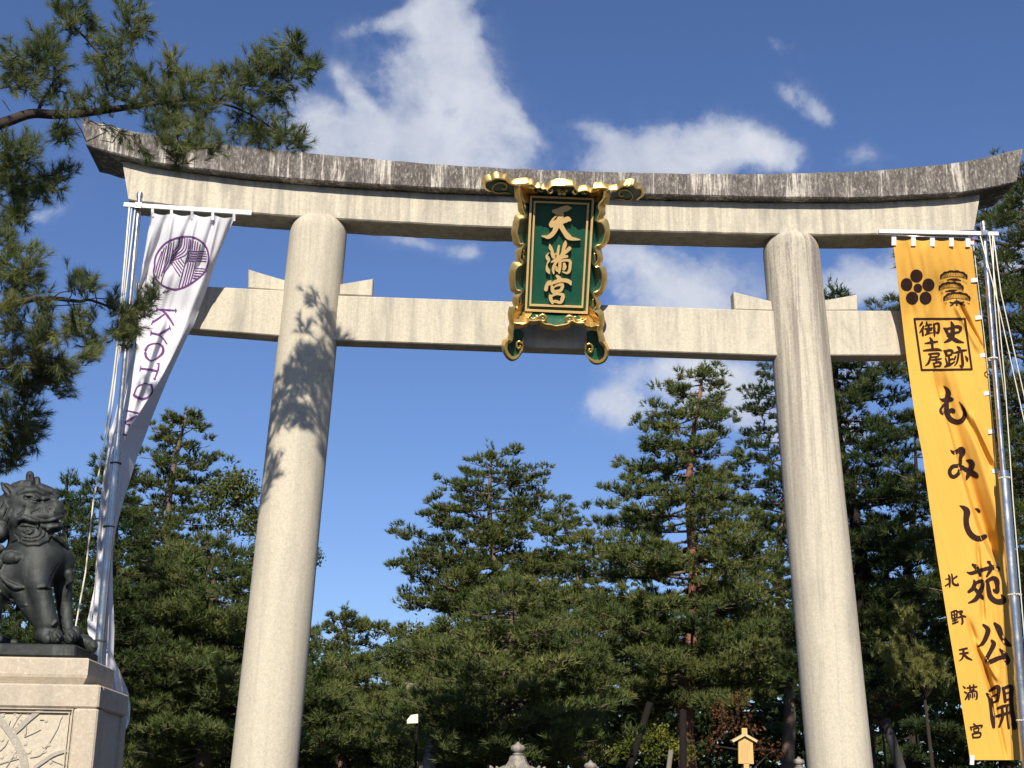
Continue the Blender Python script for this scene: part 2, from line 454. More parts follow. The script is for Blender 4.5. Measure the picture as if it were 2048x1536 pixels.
M_needle = foliage('near_pine_needles', (0.042, 0.062, 0.028), (0.112, 0.138, 0.058), (0.26, 0.25, 0.10))
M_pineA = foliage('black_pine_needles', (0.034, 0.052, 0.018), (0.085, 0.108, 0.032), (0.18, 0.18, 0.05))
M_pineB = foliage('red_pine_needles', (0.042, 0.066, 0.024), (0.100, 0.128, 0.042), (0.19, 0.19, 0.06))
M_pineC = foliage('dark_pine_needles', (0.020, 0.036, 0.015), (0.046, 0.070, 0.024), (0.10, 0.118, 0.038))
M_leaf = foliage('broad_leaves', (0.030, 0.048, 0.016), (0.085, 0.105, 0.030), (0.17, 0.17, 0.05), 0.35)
M_autumn = foliage('autumn_leaves', (0.045, 0.018, 0.012), (0.10, 0.042, 0.022), (0.19, 0.09, 0.035), 0.3)
M_lime = foliage('yellow_green_leaves', (0.04, 0.06, 0.012), (0.10, 0.12, 0.02), (0.26, 0.25, 0.05), 0.35)
M_barknear = plain('near_pine_bark', (0.055, 0.042, 0.034), 0.95, 0, 0.5, 12, 0.02, bs=18, spec=0.1)
M_ground = plain('dark_paving', (0.04, 0.038, 0.036), 0.95, 0, 0.25, 3, 0.01, bs=60)
M_wood = plain('pale_cypress', (0.55, 0.35, 0.13), 0.6, 0, 0.08, 4)
M_woodroof = plain('pale_cypress_roof', (0.6, 0.42, 0.22), 0.6, 0, 0.1, 4)
M_post = plain('weathered_prop', (0.014, 0.012, 0.011), 0.9, 0, 0.3, 8, 0.01, spec=0.05)
def bronze():
    m, N, b, co, _ = new_mat('weathered_bronze')
    n = N.noise(co, 5, 6, .65, .5); n2 = N.noise(co, 26, 5, .7); n3 = N.noise(N.mapping(co, scale=(3, 3, .5)), 3, 5, .6)
    col = N.mix(N.ramp(n, [(0.35, 0), (0.68, 1)]), (0.008, 0.010, 0.010), (0.034, 0.038, 0.036))
    col = N.mix(N.math('MULTIPLY', N.ramp(n3, [(0.55, 0), (0.75, 1)]), .5), col, (0.12, 0.145, 0.115))
    col = N.mix(N.math('MULTIPLY', N.ramp(n2, [(0.6, 0), (0.75, 1)]), .3), col, (0.02, 0.02, 0.02))
    N.l(col, b.inputs['Base Color']); b.inputs['Metallic'].default_value = 0.2; b.inputs['Roughness'].default_value = 0.62
    bump(N, b, N.math('ADD', n2, n), 0.35, 0.010)
    return m
M_bronze = bronze()
# ---------------------------------------------------------------- ground
g = MB(); g.add([(-400, -400, 0), (400, -400, 0), (400, 400, 0), (-400, 400, 0)], [(0, 1, 2, 3)])
o = g.build('ground', M_ground); tag(o, kind='structure')

# ---------------------------------------------------------------- torii gate
torii = empty('torii_gate', (0, 0, 0))
tag(torii, 'huge pale granite torii gate with weather-streaked upturned top beam', 'gate')
S0, LEAN, R0, R1 = 3.662, 0.0384, 0.4134, 0.398
NT_, ST_, KT_ = 0.139, 0.259, 0.421
def colx(side, z): return side*(S0-LEAN*(z-1.6))
def column(side, ztop, mat, fixes):
    rings = []; n = 72
    zs = [0.0, 0.25]+[0.25+(ztop-0.20-0.25)*i/44 for i in range(1, 45)]
    prof = [(z, R0+(R1-R0)*(z-1.6)/7.4) for z in zs]
    rt = prof[-1][1]
    for i in range(1, 11):
        a = i/10
        prof.append((ztop-0.20+0.24*math.sin(a*math.pi/2), rt-0.125*(1-math.cos(a*math.pi/2))))
    for (z, r) in prof:
        cx = colx(side, z)+fixes*(1 if z < 5 else 1)
        rings.append([(cx+r*(1+.004*math.sin(3*th+z*2))*math.cos(th), r*math.sin(th), z) for th in [2*math.pi*k/n for k in range(n)]])
    m = MB(); m.loft(rings)
    return m.build('column', mat, torii, smooth=True, angle=50)
zcolL = at(628, 433, -ST_).z; zcolR = at(1580, 469, -ST_).z
column(-1, zcolL, M_stone, 0.012)
column(1, zcolR, M_shaft2, 0.0)
for s in (-1, 1):
    b_ = MB(); b_.lathe((colx(s, 0), 0, 0), [(0.72, 0), (0.72, 0.16), (0.66, 0.24), (0.56, 0.30), (0.42, 0.31)], 40)
    b_.build('base_ring', M_stone, torii, smooth=True, angle=40)
def curve_xz(pts, Y):
    P = [at(x, y, Y) for x, y in pts]
    return [(p.x, p.z) for p in P]
def interp(pts, n):
    S = smooth_poly(pts, n=24); S = np.array(S)
    d = np.r_[0, np.cumsum(np.hypot(*np.diff(S, axis=0).T))]; d /= d[-1]
    t = np.linspace(0, 1, n)
    return np.c_[np.interp(t, d, S[:, 0]), np.interp(t, d, S[:, 1])]
def beam(name, bot, top, t, mat, roof=0.0, n=90, ch=0.018, jit=0.003):
    """bot/top: (x,z) curves of the front face; the beam runs from y=-t to y=t"""
    B = interp(bot, n); T = interp(top, n); rings = []
    rs = np.random.default_rng(3)
    for i in range(n):
        bx, bz = B[i]; tx, tz = T[i]
        j = rs.normal(0, jit, 6)
        e = 0.0
        ux, uz = (tx-bx), (tz-bz); L = math.hypot(ux, uz); ux /= L; uz /= L
        c = ch
        ring = [(bx, -t+c, bz+j[0]), (bx+ux*c, -t, bz+uz*c+j[0]), (tx-ux*c, -t, tz-uz*c+j[1]), (tx, -t+c*1.3, tz+j[1])]
        if roof > 0: ring.append((tx, 0, tz+roof))
        ring += [(tx, t-c, tz+j[2]), (tx-ux*c, t, tz-uz*c), (bx+ux*c, t, bz+uz*c), (bx, t-c, bz+j[3])]
        rings.append(ring)
    m = MB(); m.loft(rings)
    return m.build(name, mat, torii, smooth=True, angle=32)
kb = curve_xz([(172, 291), (249, 312), (327.5, 328), (460, 345.5), (580, 357), (700, 366), (870, 376), (1100, 384), (1340, 390), (1540, 395), (1728, 395.5), (1822, 391.5), (1931, 384), (2032.7, 364.4)], -KT_)
kt = curve_xz([(162, 234), (250, 258), (360, 277), (480, 291), (590, 302), (700, 312), (870, 327), (1100, 339), (1340, 345), (1540, 346.5), (1728, 341), (1822, 333.5), (1931, 322), (2046.6, 296)], -KT_)
beam('top_lintel', kb, kt, KT_, M_kasagi, roof=0.16)
def kasagi_bottom_z(x, arr=np.array(kb)): return float(np.interp(x, arr[:, 0], arr[:, 1]))
sb = curve_xz([(257, 400.5), (380, 415), (503, 426), (589, 432.5), (800, 445), (940, 452), (1130, 458.5), (1320, 463), (1540, 468.5), (1760, 469), (1947.5, 462)], -ST_)
xl = at(244.4, 326, -ST_).x; xr = at(1960.8, 394, -ST_).x
st = [(x, kasagi_bottom_z(x)+0.004) for x in np.linspace(xl-0.004, xr+0.004, 24)]
beam('upper_lintel', sb, st, ST_, M_beam)
def block(name, quad, t, mat, inset=0.0):
    """front-face quad in pixels (tl,tr,br,bl) on the plane y=-t"""
    P = [at(x, y, -t) for x, y in quad]
    c = 0.014; rings = []
    cx = sum(p.x for p in P)/4; cz = sum(p.z for p in P)/4
    def ins(p, a): 
        return (p.x-math.copysign(a, p.x-cx), p.z-math.copysign(a, p.z-cz))
    for y, a in ((-t, c), (-t+c, 0), (t-c, 0), (t, c)):
        rings.append([(ins(p, a)[0], y, ins(p, a)[1]) for p in P])
    m = MB(); m.loft(rings)
    return m.build(name, mat, torii)
block('tie_beam', [(640, 589.3), (1570, 622), (1570, 712), (640, 679.2)], NT_, M_beam)
block('tie_beam', [(272, 565), (622, 583.5), (622, 676.8), (272, 648.5)], NT_+.003, M_beam)
block('tie_beam', [(1588, 620.3), (1936, 621.5), (1936, 710.6), (1588, 710.8)], NT_+.003, M_beam)
WQ = [[(496.4, 538), (600, 571), (600, 584), (496, 576)], [(640, 577), (746.4, 557), (744, 592), (640, 588)],
      [(1467, 583), (1570, 609), (1570, 622), (1469.7, 619)], [(1612, 609), (1715.8, 588.4), (1715.5, 620.5), (1612, 622)]]
for q in WQ: block('wedge', q, NT_-.03, M_beam)
block('strut', [(1085, 456), (1150, 458), (1150, 612), (1085, 610)], 0.11, M_beam)
# ---------------------------------------------------------------- name plaque on the gate
TAU = math.radians(26)
Pn = Vector((0, -math.cos(TAU), -math.sin(TAU)))         # outward normal: leans forward
_pb = at(1112.6, 625, -0.37)
def PL(px, py, off=0.0):
    d = ray(px, py); q = _pb+Pn*off
    return CAM+d*((q-CAM).dot(Pn)/d.dot(Pn))
def zm(s, ox, oy): return lambda x, y: (ox+x/s, oy+y/s)
Z1 = zm(11.378, 950, 330); Z2 = zm(11.378, 1120, 330); Z3 = zm(8.533, 990, 600)
Z4 = zm(13.35, 1070, 400); Z5 = zm(10.97, 1070, 480); Z6 = zm(7.3125, 1005, 410); ZP = zm(3.492, 940, 320)
plaque = empty('name_plaque', PL(1118, 510, 0))
tag(plaque, 'green and gold carved name plaque hanging at the middle of the gate', 'plaque')
def solid_poly(name, pts, off_top, off_bot, mat, parent, back=None):
    """pixel outline extruded between two offsets of the plaque plane"""
    from mathutils.geometry import tessellate_polygon
    ot = off_top if callable(off_top) else (lambda x, y: off_top)
    th = .06 if callable(off_top) else off_top-off_bot
    top = [PL(x, y, ot(x, y)) for x, y in pts]
    bot = [p-Pn*th for p in top]
    n = len(top); tris = tessellate_polygon([top])
    m = MB(); fs = [tuple(t) for t in tris]+[tuple(i+n for i in reversed(t)) for t in tris]
    fs += [(i, (i+1) % n, (i+1) % n+n, i+n) for i in range(n)]
    m.add(top+bot, fs)
    return m.build(name, mat, parent)
CTL, CTR, CBR, CBL = (1060.3, 391), (1188.7, 396), (1175.5, 628), (1049.7, 622.3)
board = solid_poly('board', [CTL, CTR, CBR, CBL], 0.0, -0.09, M_green, plaque)
def frame_lines(name, q, w, off, h, mat, parent):
    m = MB()
    P = [Vector(p+(0,)) for p in q]
    c = sum(P, Vector((0, 0, 0)))/4
    o_ = [PL(p.x, p.y, off) for p in P]
    cc = sum(o_, Vector((0, 0, 0)))/4
    def inset(k):
        r = []
        for i in range(4):
            a = o_[i]; b = o_[(i+1) % 4]; d = o_[(i-1) % 4]
            r.append(a+(b-a).normalized()*k+(d-a).normalized()*k)
        return r
    O = o_; I = inset(w)
    vs = O+I+[p-Pn*h for p in O]+[p-Pn*h for p in I]
    fs = []
    for i in range(4):
        j = (i+1) % 4
        fs += [(i, j, 4+j, 4+i), (i, 8+i, 8+j, j), (4+i, 4+j, 12+j, 12+i)]
    m.add(vs, fs)
    return m.build(name, mat, parent)
frame_lines('frame', [CTL, CTR, CBR, CBL], 0.028, 0.075, 0.075, M_goldtext, plaque)
frame_lines('inner_frame', [(1067.6, 401.6), (1178.6, 406), (1166.4, 616), (1058.6, 612)], 0.024, 0.060, 0.060, M_goldtext, plaque)
# the letters, raised, traced stroke by stroke
def letter(name, zf, strokes, off=0.052):
    m = MB(); k = 0
    for s_ in strokes:
        stroke(m, s_, lambda x, y, o, k=k: PL(*zf(x, y), o+0.0006*k), off, h=0.05, step=26)
        k += 1
    o = m.build(name, M_goldtext, plaque); return o
letter('letter', Z4, [
 [(500, 300, 95), (590, 290, 120), (700, 260, 150), (800, 235, 165), (890, 215, 130), (950, 215, 60)],
 [(560, 340, 90), (680, 370, 170), (690, 440, 150), (650, 540, 170), (600, 620, 150)],
 [(440, 680, 120), (540, 620, 170), (680, 580, 150), (800, 540, 140), (880, 510, 150), (930, 530, 80)],
 [(575, 420, 34), (500, 490, 44), (430, 580, 50), (410, 660, 80)],
 [(600, 640, 170), (560, 740, 140), (510, 850, 120), (430, 940, 120), (340, 990, 100), (260, 975, 60), (195, 965, 40)],
 [(640, 600, 150), (720, 740, 130), (800, 870, 130), (890, 980, 150), (980, 1030, 100), (1090, 1045, 70), (1205, 1060, 24)]])
letter('letter', Z5, [
 [(325, 105, 35), (340, 170, 78), (375, 240, 66), (385, 310, 84), (410, 370, 84)],
 [(400, 350, 50), (440, 310, 30), (475, 295, 26)],
 [(318, 275, 12), (260, 330, 40), (275, 390, 84), (300, 450, 66), (268, 520, 28), (262, 600, 50), (285, 670, 92), (312, 730, 34)],
 [(525, 130, 46), (510, 220, 58), (500, 320, 60), (505, 400, 66)],
 [(668, 20, 24), (662, 80, 84), (630, 190, 76), (600, 300, 66), (540, 380, 60)],
 [(755, 185, 88), (700, 240, 76), (620, 310, 66), (520, 390, 64), (440, 440, 62), (370, 482, 40)],
 [(700, 360, 60), (620, 370, 72), (560, 400, 60)],
 [(500, 440, 60), (430, 540, 60), (398, 640, 60), (410, 730, 40)],
 [(545, 420, 60), (548, 520, 70), (540, 640, 66), (530, 725, 36)],
 [(560, 470, 50), (650, 445, 50), (765, 460, 64), (770, 560, 64), (752, 680, 62), (700, 725, 50), (610, 698, 30)],
 [(640, 520, 60), (652, 590, 84), (632, 640, 62)],
 [(470, 590, 44), (476, 660, 60), (500, 690, 30)]])
letter('letter', Z5, [
 [(480, 785, 56), (525, 830, 90), (550, 870, 90)],
 [(240, 1085, 84), (258, 1000, 76), (300, 925, 70), (350, 900, 30)],
 [(330, 970, 60), (430, 925, 76), (560, 885, 86), (690, 890, 90), (770, 930, 84), (785, 975, 40)],
 [(372, 1020, 56), (385, 1090, 84), (410, 1150, 70), (520, 1120, 60)],
 [(420, 1030, 34), (500, 990, 50), (600, 980, 72), (590, 1060, 70), (550, 1110, 70), (430, 1130, 60)],
 [(335, 1225, 66), (352, 1310, 80), (385, 1385, 56)],
 [(370, 1225, 50), (480, 1185, 50), (610, 1205, 76), (600, 1290, 84), (560, 1370, 66), (450, 1345, 66), (380, 1350, 50)]])
# tray-shaped rim: wings flare forward from the board; F is how far
F_IN, F_OUT = 0.26, 0.20
def band(zf, A, B, name='gilt_rim', offA=F_IN, offB=F_OUT, parent=plaque, bead=0.011):
    """gilded edge face between the inner contour A and the outer contour B"""
    n = 90
    def res(pts):
        P = np.array(smooth_poly(pts, n=3)) if len(pts) > 2 else np.array(pts, float)
        d = np.r_[0, np.cumsum(np.hypot(*np.diff(P, axis=0).T))]; d /= d[-1]
        t = np.linspace(0, 1, n); return np.c_[np.interp(t, d, P[:, 0]), np.interp(t, d, P[:, 1])]
    a = res(A); b = res(B)
    # match along the parameter, keep lobes in step
    m = MB(); rings = []
    for i in range(n):
        qa = zf(*a[i]); qb = zf(*b[i])
        pa = PL(*qa, offA(*qa) if callable(offA) else offA); pb = PL(*qb, (offA(*qa)-.06) if callable(offA) else offB)
        mid = (pa+pb)/2
        out = (pb-pa).normalized(); up = (Pn*0.5+out*0.5)
        rings.append([pa-Pn*0.045, pa, mid+Pn*0.010, pb, pb-Pn*0.045-out*0.01])
    m.loft(rings, closed=True)
    m.tube([r[1] for r in rings], bead, 6)
    return m.build(name, M_gold, parent, smooth=True, angle=35), [zf(*p) for p in a]
def wing(name, inner, outer_px, parent=plaque, mat=None, offi=0.0, offo=F_IN-0.012):
    """surface from the board edge (pixel polyline inner) to the rim (outer)"""
    n = 60
    def res(P):
        P = np.array(P, float); d = np.r_[0, np.cumsum(np.hypot(*np.diff(P, axis=0).T))]; d /= d[-1]
        t = np.linspace(0, 1, n); return np.c_[np.interp(t, d, P[:, 0]), np.interp(t, d, P[:, 1])]
    a = res(inner); b = res(outer_px); m = MB(); rings = []
    for i in range(n):
        p = PL(*a[i], offi); q = PL(*b[i], offo); mid = p*0.5+q*0.5-Pn*0.03
        rings.append([p, mid, q, q-Pn*0.03, mid-Pn*0.04, p-Pn*0.05])
    m.loft(rings)
    return m.build(name, mat or M_green, parent, smooth=True, angle=50)
topL_B = [(830, 345), (900, 315), (1000, 300), (1150, 285), (1225, 300), (1240, 312), (1290, 310), (1345, 350), (1385, 430), (1400, 395), (1450, 388), (1500, 412), (1515, 432), (1560, 415), (1605, 450), (1638, 490), (1650, 420), (1720, 350), (1780, 335), (1850, 310), (1950, 305), (2040, 310)]
topL_A = [(830, 420), (900, 440), (1000, 436), (1150, 420), (1210, 415), (1240, 437), (1310, 440), (1370, 500), (1400, 518), (1450, 515), (1500, 510), (1520, 542), (1600, 540), (1640, 575), (1665, 550), (1720, 500), (1780, 462), (1870, 466), (1950, 466), (2040, 466)]
topR_B = [(105, 312), (290, 345), (320, 368), (370, 375), (390, 410), (430, 480), (470, 462), (530, 452), (580, 450), (650, 470), (692, 510), (740, 420), (820, 385), (880, 392), (940, 380), (1000, 400), (1120, 440), (1200, 445), (1290, 430)]
topR_A = [(105, 466), (290, 470), (340, 530), (370, 560), (400, 600), (450, 600), (500, 585), (530, 575), (600, 580), (660, 600), (700, 620), (750, 530), (800, 522), (860, 515), (930, 512), (1000, 510), (1060, 530), (1130, 565), (1290, 560)]
o1, a1 = band(Z1, topL_A, topL_B); o2, a2 = band(Z2, topR_A, topR_B)
wing('top_wing', [(1058, 392.5), (1125, 395), (1190.5, 397.5)], [p for p in a1 if p[0] > 1040]+[p for p in a2 if p[0] < 1216])
# left edge
LB1 = [(890, 470), (890, 580), (900, 640), (905, 710), (930, 790), (970, 830), (960, 900), (972, 960), (978, 1040), (1000, 1080), (1035, 1115), (950, 1120), (895, 1170), (880, 1255), (860, 1290), (850, 1380), (822, 1480)]
LB = [Z1(*p) for p in LB1]+[Z6(*p) for p in [(132, 440), (145, 490), (150, 560), (190, 600), (222, 612), (195, 640), (190, 690), (187, 720), (190, 790), (225, 822), (150, 832), (120, 890), (104, 930), (95, 1000), (87, 1055), (92, 1130), (105, 1200), (120, 1260), (165, 1285), (190, 1295), (150, 1310), (142, 1380), (145, 1450), (165, 1480), (112, 1492)]]+[Z3(*p) for p in [(240, 112), (222, 190), (215, 240), (225, 330), (243, 412), (222, 450), (215, 520), (232, 585), (215, 620), (210, 650)]]
LA1 = [(1010, 470), (1010, 600), (1020, 700), (1045, 800), (1062, 860), (1080, 960), (1090, 1030), (1125, 1090), (1142, 1150), (1115, 1215), (1050, 1215), (1000, 1260), (990, 1310), (980, 1400), (960, 1480)]
LA = [Z1(*p) for p in LA1]+[Z6(*p) for p in [(212, 430), (230, 490), (245, 550), (262, 575), (300, 560), (312, 580), (280, 650), (266, 720), (255, 785), (290, 830), (292, 870), (245, 888), (215, 922), (190, 960), (180, 1050), (180, 1130), (190, 1200), (205, 1240), (240, 1250), (275, 1262), (270, 1300), (238, 1350), (228, 1400), (235, 1480), (215, 1520)]]+[Z3(*p) for p in [(345, 120), (330, 200), (312, 250), (302, 330), (318, 420), (310, 500), (300, 570), (300, 640), (285, 700)]]
idt = lambda x, y: (x, y)
o3, a3 = band(idt, LA, LB)
wing('side_wing', [(1062.5, 389), (1057, 500), (1051.5, 625)], [p for p in a3 if p[1] < 640])
RB = [ZP(*p) for p in [(978, 215), (972, 300), (950, 312), (945, 345), (947, 380), (930, 405), (955, 412), (970, 440), (978, 500), (970, 560), (945, 600), (918, 622), (925, 650), (930, 690), (920, 722), (905, 735), (938, 742), (955, 780), (958, 840), (945, 900), (915, 945), (900, 955), (915, 1010), (905, 1035), (932, 1060), (940, 1110), (935, 1160), (925, 1185), (938, 1230), (948, 1268)]]
RA = [ZP(*p) for p in [(938, 215), (932, 270), (907, 300), (897, 330), (907, 362), (893, 400), (887, 428), (912, 432), (932, 450), (946, 500), (935, 560), (912, 592), (880, 600), (880, 630), (892, 660), (896, 700), (880, 722), (872, 748), (902, 745), (920, 780), (926, 830), (915, 890), (888, 918), (865, 925), (866, 950), (880, 980), (885, 1020), (862, 1050), (892, 1070), (902, 1110), (905, 1150), (890, 1185), (900, 1230), (905, 1268)]]
o4, a4 = band(idt, RA, RB)
wing('side_wing', [(1187, 394), (1180.5, 510), (1174, 630)], [p for p in a4 if p[1] < 652])
BA = [Z3(*p) for p in [(315, 390), (400, 402), (470, 422), (530, 400), (565, 380), (590, 350), (650, 352), (700, 352), (755, 342), (775, 345), (792, 352), (820, 390), (880, 412), (960, 420), (1030, 440), (1120, 430), (1200, 415), (1270, 388), (1295, 355), (1320, 355), (1400, 388), (1500, 388), (1525, 385), (1535, 420), (1620, 450), (1700, 442), (1775, 442)]]
BB = [Z3(*p) for p in [(320, 468), (400, 484), (480, 472), (560, 460), (578, 415), (640, 422), (700, 412), (758, 400), (772, 445), (830, 482), (900, 502), (965, 505), (1040, 527), (1120, 510), (1230, 492), (1285, 462), (1305, 415), (1380, 432), (1500, 450), (1512, 484), (1565, 512), (1650, 515), (1700, 532), (1775, 505)]]
o5, a5 = band(idt, BA, BB)
wing('bottom_wing', [(1048, 621), (1112, 624), (1177, 627)], a5)
def plates(name, polys, offs, parent=plaque):
    from mathutils.geometry import tessellate_polygon
    m = MB()
    for pts, of in zip(polys, offs):
        P = [PL(x, y, o_) for (x, y), o_ in zip(pts, of)]; n = len(P)
        t = tessellate_polygon([P]); Q = [p-Pn*0.02 for p in P]
        m.add(P+Q, [tuple(a) for a in t]+[tuple(i+n for i in reversed(a)) for a in t]+[(i, (i+1) % n, (i+1) % n+n, i+n) for i in range(n)])
    return m.build(name, M_gold, parent)
e = 0.012
for poly, of in (
 ([Z3(*p) for p in [(480, 200), (640, 215), (600, 280), (540, 310), (575, 352), (560, 380), (470, 412), (390, 398), (318, 388)]], [.02, .05, .13, .16, .20, .24, .262, .262, .262]),
 ([Z3(*p) for p in [(1590, 250), (1780, 442), (1700, 436), (1620, 442), (1545, 418), (1530, 380), (1555, 350), (1480, 320), (1405, 262)]], [.02, .262, .262, .262, .255, .24, .2, .13, .04]),
 ([Z1(*p) for p in [(1230, 680), (1020, 470), (1150, 425), (1215, 420), (1240, 445), (1310, 445), (1370, 505), (1340, 560), (1400, 620), (1460, 655)]], [.02, .262, .262, .262, .258, .258, .24, .2, .12, .05]),
 ([Z2(*p) for p in [(790, 735), (600, 715), (700, 640), (760, 560), (760, 530), (860, 520), (1000, 515), (1060, 535)]], [.02, .03, .13, .2, .25, .262, .262, .262]),
 ([Z1(*p) for p in [(1235, 690), (1020, 480), (1030, 700), (1070, 830), (1220, 870)]], [.02, .262, .262, .262, .06]),
 ([Z2(*p) for p in [(795, 745), (1060, 545), (1050, 700), (960, 820), (790, 965)]], [.02, .262, .262, .23, .03]),
 ([Z3(*p) for p in [(470, 190), (318, 380), (305, 320), (330, 200), (395, 110), (490, 40)]], [.02, .262, .262, .25, .16, .04]),
 ([Z3(*p) for p in [(1595, 240), (1775, 430), (1790, 330), (1720, 250), (1690, 170), (1600, 90)]], [.02, .262, .262, .25, .18, .03])):
    plates('corner_plate', [poly], [[o_+e for o_ in of]])
# curls along the rim
def curl(zf, pts, w, off, parent=plaque, name='scroll', h=0.03):
    m = MB()
    S = smooth_poly([(p[0], p[1]) for p in pts], n=5)
    m.tube([PL(*zf(*p), off) for p in S], [w*(0.55+0.45*math.sin(math.pi*min(1, (i+1)/len(S)*1.15))) for i in range(len(S))], 7)
    return m.build(name, M_gold, parent, smooth=True)
curl(Z1, [(1640, 560), (1660, 610), (1700, 640), (1750, 620), (1755, 570), (1700, 560), (1680, 590)], 0.016, .22)
curl(Z1, [(1520, 545), (1540, 590), (1500, 600), (1450, 560), (1420, 590), (1450, 610)], 0.013, .2)
curl(Z2, [(400, 610), (370, 650), (320, 650), (290, 610), (320, 575), (350, 600)], 0.016, .22)
curl(Z2, [(640, 610), (600, 650), (550, 640), (560, 600), (500, 630), (510, 670)], 0.013, .2)
curl(Z3, [(560, 300), (620, 370), (700, 340), (760, 280), (820, 255), (870, 300), (850, 350), (800, 350), (820, 300)], 0.022, .245)
curl(Z3, [(610, 300), (650, 320), (700, 300), (720, 270), (690, 262)], 0.014, .2)
curl(Z3, [(1550, 330), (1480, 370), (1400, 370), (1340, 310), (1270, 275), (1210, 310), (1230, 370), (1290, 360), (1270, 315)], 0.022, .245)
curl(Z3, [(1480, 320), (1430, 345), (1370, 330), (1350, 290), (1385, 285)], 0.014, .2)
for (y, s_) in ((432, 0), (512, 1), (600, 0)):
    pass
for pts in ([(1090, 830), (1120, 880), (1110, 930)], [(1100, 900), (1140, 960), (1130, 1010)]): curl(Z1, pts, .018, .17)
for pts in ([(900, 930), (915, 1000), (905, 1050)], [(880, 1040), (870, 1090)]): curl(Z2, pts, .018, .17)
for pts in ([(300, 650), (305, 690), (290, 710)], [(300, 730), (305, 770), (285, 780)], [(265, 1340), (250, 1380), (262, 1420), (245, 1440)]): curl(Z6, pts, .02, .19)
for pts in ([(868, 650), (878, 690), (872, 705)], [(860, 970), (866, 1010), (858, 1025)]): curl(ZP, pts, .02, .19)
# cloud-shaped ears at the top corners
def ear(zf, A, B, curlpts, closeA):
    ys_ = [zf(*p)[1] for p in closeA]; y0_, y1_ = min(ys_), max(ys_)
    eo = lambda x, y: .30-.27*(y-y0_)/(y1_-y0_)
    g_ = solid_poly('cloud_ear', [zf(*p) for p in closeA], lambda x, y: eo(x, y)-.006, 0, M_green, plaque)
    band(zf, A, B, parent=g_, name='gilt_rim', offA=eo)
    m = MB(); S = smooth_poly(curlpts, n=6)
    stroke(m, curlpts, lambda x, y, o_: PL(*zf(x, y), eo(*zf(x, y))+o_), .014, h=.02, step=14)
    m.build('scroll', M_goldtext, g_)
EA = [(890, 455), (820, 432), (745, 392), (700, 337), (600, 312), (520, 297), (425, 312), (390, 342), (345, 352), (262, 375), (236, 415), (242, 500), (290, 542), (345, 582), (400, 602), (480, 642)]
EB = [(850, 350), (800, 325), (742, 300), (782, 196), (640, 198), (560, 162), (500, 150), (430, 160), (370, 200), (348, 215), (300, 210), (220, 240), (160, 300), (150, 400), (180, 480), (232, 562), (310, 604), (390, 622)]
ear(Z1, EA[:-1], EB[:-1], [(790, 650, 14), (700, 632, 22), (560, 645, 26), (470, 632, 28), (405, 590, 30), (400, 520, 30), (450, 450, 30), (540, 412, 30), (640, 412, 32), (715, 455, 32), (715, 520, 30), (670, 558, 34), (618, 540, 30), (625, 515, 20)], EA+[(560, 655), (700, 645), (800, 665), (890, 690)])
EA2 = [(1190, 590), (1245, 590), (1325, 545), (1400, 490), (1470, 470), (1560, 480), (1640, 452), (1690, 480), (1740, 530), (1838, 542), (1870, 600), (1850, 680), (1780, 740), (1740, 785), (1650, 798)]
EB2 = [(1200, 450), (1290, 430), (1340, 400), (1350, 345), (1420, 352), (1600, 305), (1690, 330), (1740, 400), (1800, 398), (1852, 440), (1895, 520), (1930, 620), (1900, 700), (1830, 745), (1768, 805)]
ear(Z2, EA2[:-1], EB2, [(1255, 785, 14), (1400, 782, 22), (1500, 812, 26), (1600, 802, 28), (1655, 740, 30), (1640, 670, 30), (1570, 592, 30), (1470, 572, 32), (1375, 590, 32), (1348, 660, 30), (1385, 712, 32), (1442, 705, 30), (1440, 680, 18)], EA2+[(1500, 825), (1400, 800), (1260, 800), (1150, 800)])
# scrolled feet at the bottom
def foot(outer, inner, green, scroll):
    g_ = solid_poly('scroll_foot', [Z3(*p) for p in green], 0.10, 0.05, M_green, plaque)
    n = 60; m = MB(); rings = []
    def res(P):
        P = np.array(smooth_poly(P, n=6)); d = np.r_[0, np.cumsum(np.hypot(*np.diff(P, axis=0).T))]; d /= d[-1]
        t = np.linspace(0, 1, n); return np.c_[np.interp(t, d, P[:, 0]), np.interp(t, d, P[:, 1])]
    a = res(inner); b = res(outer)
    for i in range(n):
        pa = PL(*Z3(*a[i]), 0.155); pb = PL(*Z3(*b[i]), 0.095); md = (pa+pb)/2+Pn*0.035
        rings.append([pa-Pn*.05, pa, md, pb, pb-Pn*.05])
    m.loft(rings)
    m.build('gilt_rim', M_gold, g_, smooth=True, angle=60)
    m = MB(); S = smooth_poly(scroll, n=6)
    m.tube([PL(*Z3(*p), 0.13) for p in S], [0.016]*len(S), 7)
    m.build('scroll', M_gold, g_, smooth=True)
foot([(215, 600), (218, 650), (160, 672), (122, 720), (112, 830), (150, 930), (210, 1010), (290, 1047), (380, 1010), (442, 940), (482, 870), (497, 790), (482, 720), (490, 640)],
     [(300, 640), (290, 720), (242, 735), (212, 790), (222, 870), (270, 940), (335, 965), (405, 925), (420, 880), (445, 835), (470, 790), (462, 740), (470, 690), (485, 640)],
     [(300, 560), (290, 720), (225, 745), (205, 800), (222, 880), (275, 950), (335, 970), (410, 930), (425, 870), (465, 790), (470, 700), (490, 640), (495, 560), (430, 500), (330, 500)],
     [(455, 740), (420, 705), (375, 730), (372, 790), (400, 825), (430, 805), (425, 775)])
